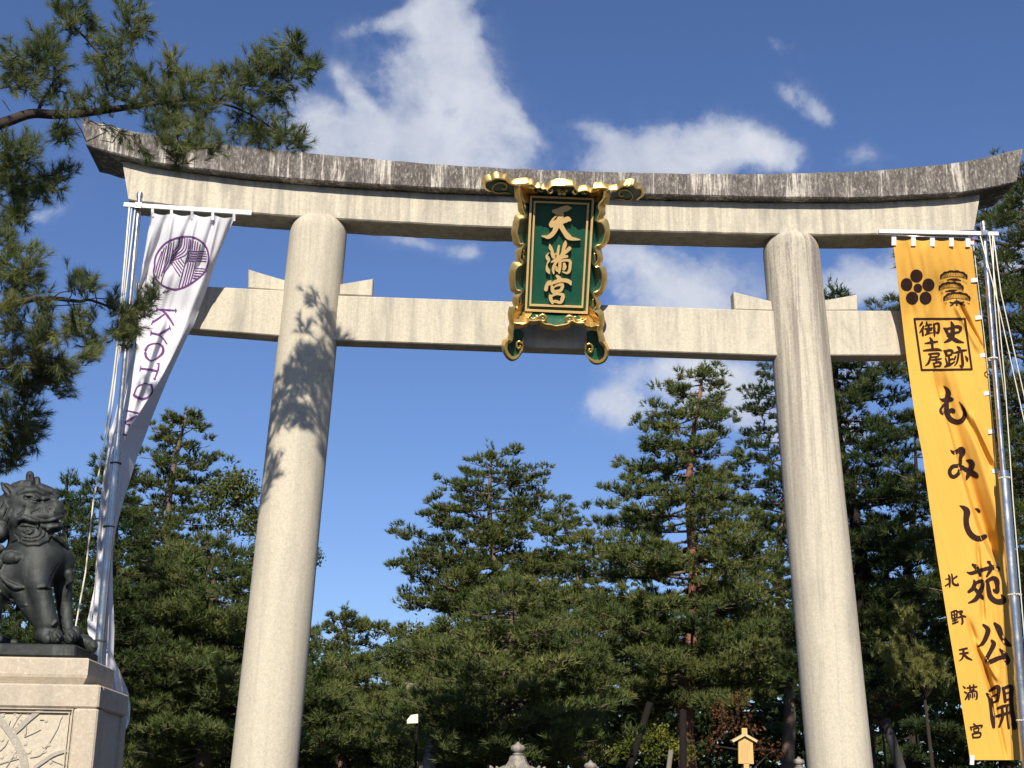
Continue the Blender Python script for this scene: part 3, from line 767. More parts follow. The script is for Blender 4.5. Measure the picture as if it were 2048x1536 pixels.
foot([(1860, 600), (1855, 650), (1885, 705), (1940, 800), (1950, 900), (1920, 1000), (1850, 1077), (1740, 1107), (1650, 1080), (1580, 1000), (1530, 900), (1518, 800), (1540, 730), (1560, 640)],
     [(1770, 650), (1785, 735), (1850, 800), (1872, 880), (1860, 960), (1800, 1022), (1720, 1032), (1640, 990), (1588, 950), (1550, 890), (1558, 830), (1565, 790), (1560, 740), (1570, 660)],
     [(1770, 560), (1780, 735), (1850, 800), (1872, 880), (1860, 960), (1800, 1026), (1720, 1036), (1635, 995), (1585, 955), (1545, 890), (1550, 760), (1575, 640), (1560, 560), (1650, 520), (1740, 530)],
     [(1570, 760), (1620, 750), (1665, 800), (1650, 870), (1615, 890), (1600, 850), (1625, 835)])
# plum crest on the top wing
m = MB()
for (x, y, r) in [(1995+0, 516, 42), (1908, 570, 46), (1928, 652, 44), (1990, 597, 28), (2030, 656, 44), (2082, 578, 46)]:
    c = Z1(x, y); ps = [PL(c[0]+r/11.378*math.cos(a), c[1]+r/11.378*.9*math.sin(a), 0.16) for a in [2*math.pi*k/14 for k in range(14)]]
    ps2 = [p-Pn*.05 for p in ps]; mid = sum(ps, Vector((0, 0, 0)))/14+Pn*.008
    m.add(ps+ps2+[mid], [(i, (i+1) % 14, 28) for i in range(14)]+[(i, i+14, (i+1) % 14+14, (i+1) % 14) for i in range(14)])
m.build('plum_crest', M_goldtext, plaque)
# stays that hold the plaque off the beams
for (x, y, yy, dz) in ((1085, 470, -.20, .05), (1150, 472, -.20, .05), (1085, 600, -.12, 0), (1150, 603, -.12, 0)):
    a = PL(x, y, -0.08); m = MB(); m.tube([a, (a.x, yy, a.z+dz)], 0.022, 8)
    m.build('bracket', M_dark, plaque, smooth=True)
# ---------------------------------------------------------------- flag poles and banners
ipl = lambda tab: (lambda y: float(np.interp(y, [t[0] for t in tab], [t[1] for t in tab])))
def pole(name, pts, radii, Y, label):
    root = empty(name, (0, 0, 0)); 
    P = [at(x, y, Y) for x, y in pts]
    # straight tube through first and last point, extended to the ground
    a, b = P[0], P[-1]
    d = (b-a); g0 = a+d*((0.0-a.z)/d.z) 
    root.location = g0; tag(root, label, 'flagpole', 'steel flagpoles beside the gate')
    L = (a-g0).length; ax = (a-g0)/L
    secs = [(0, .34), (.34, .62), (.62, 1.0)]
    for (s0, s1), r in zip(secs, radii):
        m = MB(); m.tube([g0+ax*L*s0, g0+ax*L*(s1+.005)], [r, r], 20); m.build('pole_section', M_steel, root, smooth=True, angle=40)
        if s1 < 1:
            m = MB(); m.tube([g0+ax*(L*s1-.03), g0+ax*(L*s1+.01)], [r+.004, r+.004], 20); m.build('collar', M_steel, root, smooth=True, angle=40)
    m = MB(); m.tube([a-ax*.02, a+ax*.03, a+ax*.045], [radii[2]+.006, radii[2]+.006, .01], 16); m.build('cap', M_steel, root, smooth=True, angle=40)
    m = MB(); m.box((g0.x-.22, g0.y-.22, 0), (g0.x+.22, g0.y+.22, .18), .02); m.build('footing', M_stone, root)
    return root, g0, ax, L
YP = -0.64
poleL, gL, aL, LL = pole('flagpole', [(279.5, 392), (196, 1316)], (0.062, 0.054, 0.036), YP, 'steel flagpole on the left beside the lion statue holding the white banner')
poleR, gR, aR, LR = pole('flagpole', [(1966.3, 450), (2055, 1536)], (0.074, 0.068, 0.036), YP, 'steel flagpole on the right holding the yellow banner')
def bar(root, p0, p1, hpx, Y, mat, clamp):
    a = at(*p0, Y); b = at(*p1, Y); h = hpx/155/2
    m = MB(); d = (b-a).normalized(); up = Vector((0, 0, 1)); up = (up-d*up.dot(d)).normalized(); fw = d.cross(up)
    ring = lambda p: [p+up*h*sy+fw*.018*sx for sx, sy in ((-1, -.8), (-.8, -1), (.8, -1), (1, -.8), (1, .8), (.8, 1), (-.8, 1), (-1, .8))]
    m.loft([ring(a), ring(b)]); m.build('crossbar', mat, root)
    c = at(*clamp, Y); m = MB(); m.box((c.x-.05, c.y-.035, c.z-.045), (c.x+.05, c.y+.11, c.z+.045), .008); m.build('clamp', M_steel, root)
YBAR = YP-.075
bar(poleL, (248, 409.5), (503, 426.5), 9.5, YBAR, M_paint, (277, 412))
bar(poleR, (1757, 463), (1996, 468), 8.5, YBAR, M_paint, (1968, 467))
def rope(name, px, Y, r, root, mat=M_rope, sag=0):
    m = MB(); m.tube([at(x, y, Y+(dy if len(q) > 2 else 0)) for q in px for x, y, dy in [(q[0], q[1], q[2] if len(q) > 2 else 0)]], r, 6)
    return m.build(name, mat, root, smooth=True)
rope('rope', [(258.6, 415), (243, 594), (234, 694), (225, 768), (211, 866), (203, 920), (187, 1000), (171, 1145), (151.6, 1251), (140, 1330), (128, 1420)], YP-.1, .011, poleL)
rope('rope', [(270, 420), (250, 596), (242.5, 687), (228.5, 771), (219, 863), (207, 960), (197, 1060), (190, 1180), (184, 1243)], YP-.09, .009, poleL)
rope('rope', [(263, 417), (247, 590), (238, 694), (228, 790), (214, 880)], YP-.11, .007, poleL)
for q in ([(1960.5, 472), (1997, 611), (2048, 841), (2075, 960)], [(1979, 470), (1996, 615), (2010, 768), (2026, 1000), (2048, 1266), (2062, 1420)], [(1987, 472), (2002, 586), (2048, 790), (2085, 950)], [(1985, 470), (1989, 600), (1997, 700), (2010, 800)]):
    rope('rope', q, YP-.09, .0075, poleR)
def tie(root, c, r, g0, ax, L):
    P = at(*c, YP); m = MB(); n = 22
    for k in range(n):
        a = 2*math.pi*k/n; e1 = Vector((1, 0, 0)); e2 = ax.cross(e1).normalized()
        q = P+(e1*math.cos(a)+e2*math.sin(a))*r
        m.box((q.x-.007, q.y-.007, q.z-.008+.004*(k % 2)), (q.x+.007, q.y+.007, q.z+.008+.004*(k % 2)))
    m.build('tie', M_rope if root is poleR else M_dark, root)
for c, r in (((1985.5, 718), .062), ((2009, 957), .075), ((2029, 1190), .08), ((2047, 1441), .08)): tie(poleR, c, r, gR, aR, LR)
for c, r in (((231.5, 927), .062), ((217.5, 1054), .064), ((199, 1282), .068)): tie(poleL, c, r, gL, aL, LL)

def banner(name, ys, Lf, Rf, Yf, mat, label, cat='banner', nu=90, nv=260, thick=0.004):
    """cloth between left and right outline, its distance given by Yf(px,py,u,v)"""
    P = []
    for j in range(nv+1):
        y = ys[0]+(ys[1]-ys[0])*j/nv; l, r = Lf(y), Rf(y)
        for i in range(nu+1):
            u = i/nu; x = l+(r-l)*u
            yy = y+topf(name, x, u)*max(0, 1-j/10)
            P.append(at(x, yy, Yf(x, yy)))
    fs = [(j*(nu+1)+i, (j+1)*(nu+1)+i, (j+1)*(nu+1)+i+1, j*(nu+1)+i+1) for j in range(nv) for i in range(nu)]
    m = MB(); m.add(P, fs)
    o = m.build(name, mat, None, smooth=True, origin=at(Lf(ys[0]), ys[0], YP))
    o['label'] = label; o['category'] = cat; o['group'] = 'banners hung from the flagpoles'
    return o
def topf(name, x, u):
    if name == 'yellow_banner': return 5*(1-abs(math.sin(u*math.pi*4))**.6)*0.0 + 4*abs(math.sin(u*4*math.pi))+ (u-.5)*1.5
    return (432-424)*0+5*abs(math.sin(u*4*math.pi))+u*8
# white banner
Lw = ipl([(424, 303), (489, 292), (536, 284), (600, 272), (660, 262), (720, 252), (790, 240), (840, 228), (870, 218), (966, 207), (1028, 197.5), (1091, 195), (1174, 189), (1240, 175), (1262, 175), (1300, 190), (1330, 200), (1380, 215), (1450, 235), (1460, 238)])
Rw = ipl([(424, 470), (436, 467), (516, 434.5), (563, 419), (649, 388), (672, 375), (755, 337), (820, 310), (916, 274), (995, 249), (1053, 233), (1103, 225), (1195, 226), (1257, 229), (1316, 227), (1345, 241), (1382, 256), (1416, 261), (1441, 259), (1460, 252)])
def seg(px, py, x0, y0, x1, y1):
    """signed distance to the line through two points (positive to the right) and the parameter along it"""
    dx, dy = x1-x0, y1-y0; L = math.hypot(dx, dy)
    return ((px-x0)*(-dy)+(py-y0)*dx)/-L*-1, ((px-x0)*dx+(py-y0)*dy)/(L*L)
def sm(t): t = min(1, max(0, t)); return t*t*(3-2*t)
def ridge(px, py, x0, y0, x1, y1, w, amp, side=0):
    s_, t = seg(px, py, x0, y0, x1, y1)
    if t < -.12 or t > 1.12: return 0.0
    fade = sm((t+.12)/.24)*sm((1.12-t)/.24)
    return amp*fade*math.exp(-(s_/w)**2)
FW = [(308, 428, 250, 640, 5, .05), (335, 430, 290, 560, 6, .045), (345, 430, 330, 520, 4, -.03), (385, 432, 340, 540, 6, .05), (392, 434, 372, 520, 4, -.03), (430, 436, 395, 540, 5, .045), (436, 436, 414, 530, 4, -.03),
      (465, 440, 395, 630, 5, .05), (420, 520, 350, 700, 7, -.04), (360, 560, 300, 760, 9, .05), (330, 640, 270, 800, 8, -.05), (300, 470, 245, 700, 4, -.05), (372, 480, 322, 640, 7, .03),
      (270, 700, 232, 860, 6, .05), (296, 740, 245, 880, 7, -.04), (250, 900, 228, 1040, 5, .05), (214, 960, 200, 1120, 4, .05), (212, 1120, 200, 1260, 5, .06), (222, 1080, 214, 1330, 4, -.05), (236, 1330, 246, 1400, 4, .08), (226, 1340, 236, 1400, 3, -.05), (248, 1370, 254, 1440, 3, .06)]
def Yw(px, py):
    y = -0.735+0.355*sm((py-415)/240)
    if py > 700: y -= 0.12*sm((py-700)/300)
    for f in FW: y += 1.35*ridge(px, py, *f)
    # the free edge turns away from the sun below the tie beam
    xc = float(np.interp(py, [600, 700, 760, 821, 860, 900, 960, 1060, 1300], [402, 352, 320, 282, 256, 244, 232, 216, 208]))
    r = Rw(py); k = sm((py-610)/90)*(1-0.5*sm((py-1080)/120))
    if px > xc: y += k*0.0125*(px-xc)
    y += 0.02*math.sin(py*.021+px*.05)+0.012*math.sin(py*.06-px*.03)
    return y
white = banner('white_banner', (424, 1458), Lw, Rw, Yw, M_white, 'tall white cloth banner twisting in the wind, printed with a purple emblem')
def print_on(parent, name, Yf, zf, strokes, mat, off=0.006, step=10, closed=False):
    m = MB(); k = 0
    for s_ in strokes:
        cl = closed
        def mp(x, y, o_, k=k):
            px, py = zf(x, y)
            P = at(px, py, Yf(px, py)); d = (CAM-P).normalized()
            return P+d*(o_+0.0004*(k % 8))
        stroke(m, s_, mp, off, step=step, closed=cl, cap=not cl); k += 1
    return m.build(name, mat, parent)
ZL = zm(10.24, 290, 450)
ringp = [(850, 238), (1000, 255), (1130, 320), (1220, 410), (1280, 520), (1300, 650), (1290, 780), (1240, 920), (1150, 1040), (1040, 1130), (900, 1220), (760, 1290), (620, 1318), (480, 1290), (350, 1230), (260, 1150), (200, 1050), (175, 950), (195, 850), (200, 730), (230, 620), (300, 500), (400, 390), (530, 310), (680, 258)]
print_on(white, 'emblem_ring', Yw, ZL, [[(x, y, 36) for x, y in ringp]], M_purple, closed=True, step=30)
ls = [[(345, 540), (255, 790), (215, 960)], [(392, 470), (300, 800), (232, 1060)], [(437, 430), (350, 780), (272, 1090)], [(486, 400), (420, 760), (330, 1040)], [(540, 365), (480, 700), (375, 960)], [(592, 330), (545, 620), (510, 760)], [(530, 765), (390, 990), (330, 1190)],  # last stroke paints the dark of a cloth fold as a stripe
      [(715, 275), (685, 430), (580, 550)], [(765, 270), (735, 450), (570, 625)], [(815, 270), (775, 490), (555, 665)], [(862, 280), (815, 530), (545, 705)], [(907, 285), (860, 570), (720, 665), (530, 735)],
      [(935, 300), (912, 490)], [(985, 310), (962, 492)], [(1030, 335), (1010, 500)], [(1080, 350), (1056, 500)], [(1130, 395), (1106, 502)],
      [(890, 535), (1240, 545)], [(930, 585), (1252, 592)], [(912, 635), (1258, 642)], [(896, 682), (1260, 692)], [(885, 730), (1252, 745)],
      [(895, 540), (790, 900), (692, 1280)], [(885, 775), (820, 1050), (755, 1288)], [(936, 775), (880, 1000), (815, 1262)], [(985, 775), (930, 1000), (870, 1232)], [(1032, 775), (980, 1000), (922, 1200)],
      [(1040, 885), (1210, 897)], [(1030, 935), (1190, 945)], [(1015, 985), (1150, 992)], [(1000, 1035), (1112, 1042)], [(985, 1085), (1070, 1092)],
      [(530, 765), (710, 1042)], [(582, 755), (738, 972)], [(632, 735), (755, 905)], [(682, 715), (778, 840)], [(736, 690), (796, 772)]]
print_on(white, 'emblem_stripes_fold_shade', Yw, ZL, [[(x, y, 21) for x, y in l] for l in ls], M_purple, step=30)
ZT = zm(2.559, 200, 360)
kw = [[(290, 661, 6), (340, 665, 7), (390, 668, 6)], [(387, 660, 4), (387, 677, 4)], [(291, 654, 4), (290, 670, 4)], [(322, 668, 8), (350, 700, 9), (374, 738, 7)], [(338, 680, 5), (300, 708, 7), (268, 728, 6)], [(370, 728, 4), (378, 745, 4)], [(272, 718, 4), (264, 738, 4)],
      [(262, 772, 4), (259, 793, 4)], [(262, 783, 8), (305, 792, 8)], [(303, 790, 9), (335, 772, 9), (358, 756, 6)], [(303, 792, 5), (325, 812, 5), (338, 832, 4)], [(354, 744, 4), (361, 766, 4)], [(333, 828, 4), (343, 838, 4)],
      [(233, 870, 10), (250, 845, 6), (290, 836, 5), (318, 850, 8), (322, 880, 10), (300, 905, 7), (265, 925, 6), (238, 908, 9), (232, 885, 10)],
      [(302, 938, 5), (296, 975, 7), (278, 1020, 5)], [(292, 938, 4), (302, 942, 4)], [(272, 1016, 4), (284, 1020, 4)], [(292, 978, 9), (250, 970, 9), (207, 965, 7)], [(209, 952, 4), (204, 978, 4)],
      [(262, 1048, 9), (268, 1080, 8), (250, 1108, 7), (215, 1120, 8), (180, 1106, 10), (172, 1098, 7)], [(262, 1050, 5), (235, 1042, 4), (215, 1046, 4), (190, 1060, 5), (176, 1092, 6)],
      [(136, 1180, 5), (165, 1186, 6), (196, 1192, 5)], [(186, 1206, 6), (160, 1222, 9), (128, 1240, 6)], [(130, 1246, 4), (152, 1254, 5)], [(121, 1302, 8), (134, 1306, 6)]]
print_on(white, 'lettering', Yw, ZT, [[(x, y, w_*1.35) for x, y, w_ in l] for l in kw], M_purple, step=4)
# loops that hold the top edge
for x in (305, 343, 384, 425.5, 468):
    m = MB(); a = at(x, 417+(x-305)*.067, YBAR-.02); b = at(x, 433+(x-305)*.055, Yw(x, 433)-.008); w = Vector((.018, 0, 0))
    m.loft([[a-w, a+w, a+w+Vector((0, .006, 0)), a-w+Vector((0, .006, 0))], [b-w, b+w, b+w+Vector((0, .006, 0)), b-w+Vector((0, .006, 0))]])
    m.build('loop', M_white, white)
rope('edge_cord', [(304, 425), (296, 470), (286, 540), (280, 565)], -.62, .006, white, M_red if False else M_rope)

# yellow banner
Ly = ipl([(478, 1785.6), (586, 1798), (717, 1813.5), (826, 1829), (914, 1846), (1000, 1857.5), (1114, 1874.5), (1248, 1896), (1360, 1915), (1501, 1937.5), (1522, 1940)])
Ry = ipl([(478, 1942), (542, 1949.6), (644, 1962), (753, 1977), (870, 1989.6), (940, 1996), (980, 2002), (1052, 2008), (1197, 2024), (1342, 2034), (1522, 2044)])
XE = ipl([(900, 1996), (980, 1990), (1052, 1993), (1146, 2002), (1306, 2008), (1450, 2019), (1522, 2022)])
FY = [(1812, 484, 1822, 640, 9, .022), (1850, 484, 1858, 640, 9, -.022), (1905, 484, 1908, 600, 8, .018), (1920, 611, 1966, 699, 4, .05), (1912, 611, 1958, 699, 6, -.03), (1925, 820, 1985, 940, 5, .045), (1945, 830, 1990, 925, 4, -.035),
      (1875, 560, 1880, 800, 16, .03), (1955, 1090, 1968, 1240, 4, .045), (1938, 1245, 1990, 1400, 5, .05), (1950, 1280, 1996, 1360, 4, -.04), (1985, 1060, 2000, 1400, 6, -.02), (1965, 1300, 2012, 1515, 4, .03)]
def Yy(px, py):
    y = -0.735+0.33*sm((py-465)/210)
    for f in FY: y += 1.5*ridge(px, py, *f)
    # long sharp crease: a narrow slope turned from the sun
    xc = float(np.interp(py, [735, 790, 850, 979, 1060, 1160, 1190], [1864, 1878, 1897, 1934, 1960, 2006, 2020]))
    w = float(np.interp(py, [735, 850, 979, 1110, 1190], [3, 5, 7, 10, 5])); k = sm((py-725)/60)*sm((1210-py)/60)
    if k > 0:
        d = px-xc
        if d > -w/2: y += k*.036*min(d+w/2, w)
        if d > w/2: y -= k*.036*w*sm((d-w/2)/45)
    xe = XE(py)
    if px > xe and py > 900: y += 0.0125*(px-xe)*sm((py-930)/60)
    y += .012*math.sin(py*.013+px*.02)
    y += .007*math.sin((px-.2*py)*.13+1.2*math.sin(py*.011))*sm((py-520)/150)+.004*math.sin((px-.32*py)*.31+py*.01)
    return y
yellow = banner('yellow_banner', (478, 1520), Ly, Ry, Yy, M_yellow, 'tall yellow cloth banner with dark brush lettering and crests')
ZA = zm(6.983, 1790, 530); ZB = zm(6.4, 1840, 740); ZC = zm(6.4, 1880, 980); ZD = zm(5.12, 1880, 1200)
def disc(name, zf, cs):
    m = MB()
    for (x, y, rx, ry) in cs:
        n = 28; ring = []
        for fr in (1.0, .5):
            for k in range(n):
                a = 2*math.pi*k/n; px, py = zf(x+rx*fr*math.cos(a), y+ry*fr*math.sin(a))
                P = at(px, py, Yy(px, py)); ring.append(P+(CAM-P).normalized()*.006)
        px, py = zf(x, y); P = at(px, py, Yy(px, py)); ring.append(P+(CAM-P).normalized()*.006)
        m.add(ring, [(k, (k+1) % n, n+(k+1) % n, n+k) for k in range(n)]+[(n+k, n+(k+1) % n, 2*n) for k in range(n)])
    return m.build(name, M_black, yellow)
disc('plum_crest', ZA, [(300, 151, 88, 90), (162, 272, 82, 90), (467, 277, 86, 90), (240, 461, 88, 90), (427, 461, 84, 90), (320, 321, 61, 62)])
def canopy(cx, cy, w, h, lobes=6):
    """pine-crest canopy: lobed dark rim, ribs, thin lower edge"""
    out = []
    rim = []
    for i in range(31):
        t = i/30; a = math.pi*(1-t)
        rim.append((cx+w*math.cos(a), cy-h*math.sin(a)**.8-6*abs(math.sin(t*math.pi*lobes)), 20+10*abs(math.sin(t*math.pi*lobes))))
    out.append(rim)
    out.append([(cx-w+5, cy+8, 6), (cx-w*.5, cy-h*.18, 6), (cx, cy-h*.28, 6), (cx+w*.5, cy-h*.18, 6), (cx+w-5, cy+8, 6)])
    for i in range(1, 20):
        t = i/20; a = math.pi*(1-t)
        x1 = cx+w*.92*math.cos(a); y1 = cy-h*.9*math.sin(a)**.8
        x0 = cx+w*.72*math.cos(a); y0 = cy-h*.30*math.sin(a)
        out.append([(x1, y1, 7), (x0, y0, 4)])
    return out
strk = canopy(822, 185, 182, 95)+canopy(785, 338, 165, 90)+canopy(865, 490, 180, 100)
strk += [[(730, 207, 10), (780, 198, 20), (822, 200, 34), (870, 200, 22), (920, 215, 12)], [(705, 370, 12), (745, 362, 22), (785, 358, 30), (830, 352, 22), (868, 348, 8)],
         [(770, 520, 20), (810, 530, 26), (862, 515, 50), (915, 528, 26), (960, 518, 20)], [(862, 480, 14), (862, 560, 30)], [(775, 565, 16), (810, 545, 24)], [(920, 548, 24), (975, 560, 14)],
         [(680, 220, 5), (620, 245, 4)], [(945, 215, 5), (1005, 255, 4)], [(670, 375, 5), (650, 410, 4)], [(640, 385, 4), (665, 385, 3)], [(720, 515, 5), (708, 560, 4)], [(690, 530, 4), (725, 535, 4)], [(1005, 520, 5), (1045, 552, 4)], [(1050, 525, 4), (1020, 535, 4)], [(940, 352, 5), (958, 366, 4)]]
print_on(yellow, 'pine_crest', Yy, ZA, strk, M_black, step=18)
bx = [(272, 752), (975, 750), (1072, 1456), (374, 1466)]
print_on(yellow, 'square_border', Yy, ZA, [[(bx[i][0], bx[i][1], 30), (bx[(i+1) % 4][0], bx[(i+1) % 4][1], 30)] for i in range(4)], M_black, step=30)
G = {}
G['shi'] = (ZA, [[(785, 795, 20), (805, 850, 45), (805, 940, 50), (800, 1000, 50), (750, 1050, 40), (690, 1080, 14)], [(680, 880, 14), (710, 900, 40), (735, 960, 30), (750, 975, 16)], [(700, 895, 26), (780, 880, 28), (860, 860, 36), (915, 880, 40), (900, 930, 26), (880, 950, 14)], [(740, 965, 26), (820, 950, 30), (885, 940, 26)], [(735, 985, 26), (800, 1020, 40), (870, 1060, 44), (960, 1082, 12)]])
G['seki'] = (ZA, [[(685, 1195, 20), (710, 1225, 34), (718, 1265, 26)], [(700, 1205, 24), (760, 1190, 28), (800, 1205, 34), (785, 1250, 24)], [(715, 1268, 22), (790, 1250, 22)], [(752, 1260, 24), (758, 1340, 24), (755, 1385, 24)], [(705, 1300, 16), (722, 1350, 22), (728, 1400, 24)], [(755, 1325, 18), (805, 1310, 20)], [(700, 1415, 22), (760, 1395, 26), (835, 1350, 14)],
                  [(872, 1140, 18), (900, 1165, 36), (905, 1195, 22)], [(820, 1230, 16), (880, 1215, 28), (950, 1195, 30), (1000, 1190, 16)], [(890, 1220, 24), (880, 1300, 26), (860, 1370, 20), (830, 1405, 10)], [(930, 1210, 26), (938, 1300, 32), (945, 1380, 34), (930, 1425, 30), (905, 1400, 12)], [(850, 1270, 16), (832, 1310, 24), (820, 1330, 10)], [(985, 1270, 14), (1005, 1310, 32), (1010, 1340, 20)]])
G['go'] = (ZA, [[(385, 795, 16), (370, 820, 28), (345, 850, 12)], [(400, 850, 16), (385, 890, 30), (345, 945, 12)], [(385, 900, 22), (390, 980, 26)], [(440, 795, 16), (445, 830, 26), (425, 855, 12)], [(430, 845, 18), (505, 830, 20)], [(420, 892, 18), (515, 880, 20)], [(470, 840, 22), (472, 950, 24)], [(445, 910, 16), (447, 955, 18)], [(475, 915, 16), (510, 908, 16)], [(425, 975, 18), (460, 958, 22), (525, 945, 10)],
                [(540, 820, 16), (548, 880, 28), (552, 950, 28), (552, 998, 12)], [(545, 830, 20), (600, 812, 24), (612, 850, 28), (608, 930, 32), (590, 950, 26), (575, 935, 10)]])
G['do'] = (ZA, [[(420, 1095, 14), (490, 1085, 28), (590, 1070, 22)], [(490, 1015, 18), (512, 1060, 36), (520, 1120, 30), (525, 1180, 28)], [(400, 1195, 18), (500, 1185, 30), (600, 1180, 32), (650, 1195, 14)]])
G['i'] = (ZA, [[(475, 1245, 22), (560, 1235, 24), (615, 1238, 28), (605, 1270, 20)], [(495, 1290, 18), (600, 1278, 20)], [(500, 1245, 20), (490, 1310, 28), (465, 1370, 26), (425, 1405, 10)], [(515, 1325, 16), (590, 1318, 24), (650, 1305, 12)], [(572, 1290, 20), (580, 1350, 24)], [(535, 1370, 16), (555, 1425, 20)], [(540, 1375, 18), (610, 1355, 24), (640, 1370, 28), (625, 1410, 20)], [(555, 1418, 18), (630, 1408, 20)]])
G['mo'] = (ZB, [[(305, 205, 12), (345, 250, 46), (362, 300, 66), (345, 360, 56), (340, 430, 56), (342, 520, 60), (365, 600, 60), (420, 650, 60), (490, 665, 58), (550, 630, 54), (572, 560, 46), (550, 480, 30), (500, 405, 6)], [(252, 368, 8), (300, 385, 46), (360, 375, 56), (400, 375, 56), (410, 375, 40)], [(310, 440, 30), (262, 510, 30), (290, 550, 44), (350, 545, 50), (405, 510, 46), (425, 525, 54)]])
G['mi'] = (ZB, [[(390, 1022, 8), (430, 1055, 44), (490, 1040, 62), (530, 1020, 76), (545, 1050, 70), (520, 1120, 44), (515, 1200, 40), (480, 1225, 44), (420, 1235, 46), (380, 1290, 44), (395, 1350, 46), (440, 1365, 44), (495, 1320, 44), (525, 1240, 46), (570, 1265, 50), (640, 1300, 66), (715, 1350, 66), (725, 1360, 50)], [(590, 1155, 8), (640, 1170, 60), (665, 1210, 70), (640, 1290, 60), (610, 1360, 46), (590, 1410, 12)]])
G['ji'] = (ZC, [[(252, 200, 10), (310, 230, 52), (345, 280, 78), (335, 380, 66), (345, 470, 66), (385, 555, 66), (450, 610, 66), (520, 620, 64), (575, 595, 56)], [(450, 240, 14), (480, 250, 36), (500, 275, 34)]])
G['en'] = (ZC, [[(345, 1050, 12), (400, 1065, 40), (500, 1035, 46), (620, 1000, 44), (700, 990, 60), (740, 1010, 60)], [(420, 955, 30), (465, 990, 56), (500, 1050, 40), (515, 1095, 30)], [(615, 920, 30), (660, 950, 60), (640, 1030, 44), (600, 1105, 26)], [(435, 1155, 20), (445, 1200, 50), (420, 1260, 50), (370, 1300, 36)], [(450, 1195, 36), (530, 1165, 44), (545, 1220, 50), (510, 1310, 56), (455, 1400, 50), (365, 1445, 14)], [(425, 1240, 30), (480, 1300, 44), (535, 1370, 50), (548, 1388, 30)],
                [(600, 1165, 40), (680, 1125, 46), (725, 1160, 64), (735, 1240, 50), (730, 1300, 56), (690, 1280, 30)], [(610, 1180, 40), (625, 1290, 54), (650, 1370, 60), (720, 1425, 60), (800, 1425, 70), (820, 1400, 60), (785, 1340, 14)]])
G['kita'] = (ZC, [[(110, 1085, 14), (122, 1120, 24), (125, 1180, 24), (125, 1240, 16)], [(72, 1140, 10), (120, 1135, 18)], [(70, 1225, 14), (120, 1195, 20)], [(150, 1075, 14), (160, 1130, 20), (165, 1190, 22), (200, 1215, 24), (235, 1215, 22), (225, 1190, 8)], [(165, 1140, 14), (215, 1105, 20)]])
G['ko'] = (ZD, [[(445, 255, 24), (490, 300, 46), (480, 360, 46), (440, 440, 36), (385, 480, 12)], [(560, 240, 26), (600, 290, 56), (630, 370, 46), (680, 440, 50), (725, 465, 30)], [(530, 415, 24), (550, 450, 46), (520, 520, 40), (480, 600, 40), (500, 635, 46), (600, 595, 40), (670, 580, 40)], [(615, 505, 18), (660, 560, 50), (690, 620, 56), (690, 650, 30)]])
G['kai'] = (ZD, [[(480, 960, 22), (515, 1010, 44), (530, 1120, 44), (540, 1220, 44), (550, 1300, 30)], [(510, 930, 26), (575, 890, 36), (600, 900, 40), (598, 980, 32), (590, 1030, 26)], [(540, 985, 18), (590, 965, 18)], [(545, 1050, 20), (595, 1025, 20)], [(645, 900, 24), (660, 960, 32), (668, 1040, 28)], [(650, 905, 26), (710, 885, 36), (735, 900, 40), (728, 1000, 40), (735, 1120, 44), (755, 1230, 46), (765, 1310, 46), (735, 1270, 14)], [(665, 960, 16), (715, 945, 16)], [(670, 1030, 20), (720, 1010, 20)], [(590, 1110, 22), (640, 1090, 28), (700, 1075, 20)], [(580, 1190, 26), (650, 1170, 30), (720, 1150, 24)], [(635, 1100, 26), (640, 1200, 30), (605, 1300, 18)], [(685, 1080, 26), (695, 1180, 34), (705, 1310, 24)]])
G['no'] = (ZD, [[(115, 125, 12), (125, 190, 14)], [(118, 125, 14), (170, 110, 16), (172, 170, 14)], [(125, 155, 10), (170, 145, 10)], [(128, 190, 12), (170, 178, 12)], [(146, 120, 12), (155, 235, 14)], [(130, 212, 12), (175, 200, 12)], [(130, 240, 14), (185, 222, 12)], [(190, 120, 14), (228, 115, 18), (210, 145, 12)], [(205, 140, 14), (225, 158, 16)], [(185, 180, 14), (240, 165, 18), (262, 172, 14)], [(225, 170, 16), (232, 225, 18), (222, 245, 14)]])
G['ten'] = (ZD, [[(200, 510, 14), (275, 495, 18)], [(205, 550, 14), (285, 540, 18)], [(240, 505, 18), (240, 560, 18), (225, 600, 14), (200, 622, 8)], [(245, 555, 16), (280, 590, 20), (325, 612, 12)]])
G['man'] = (ZD, [[(238, 885, 10), (255, 900, 16)], [(250, 940, 10), (268, 950, 16)], [(262, 1015, 14), (275, 990, 16), (282, 960, 8)], [(280, 900, 14), (375, 888, 14)], [(305, 875, 14), (310, 920, 14)], [(345, 868, 14), (345, 915, 14)], [(305, 925, 12), (350, 918, 12)], [(290, 950, 14), (298, 1015, 14)], [(292, 950, 12), (370, 935, 14), (378, 1000, 16), (370, 1015, 12)], [(330, 925, 12), (335, 1000, 12)], [(310, 965, 10), (315, 995, 10)], [(352, 960, 10), (355, 990, 10)]])
G['gu'] = (ZD, [[(345, 1268, 12), (362, 1285, 18)], [(312, 1300, 12), (322, 1330, 14)], [(318, 1305, 12), (370, 1290, 14), (430, 1285, 16), (420, 1310, 10)], [(345, 1320, 12), (350, 1350, 12)], [(345, 1320, 12), (395, 1310, 14), (390, 1345, 12), (352, 1350, 12)], [(332, 1370, 14), (340, 1410, 14)], [(335, 1372, 12), (410, 1358, 16), (408, 1400, 14), (342, 1408, 14)], [(368, 1352, 10), (370, 1365, 10)]])
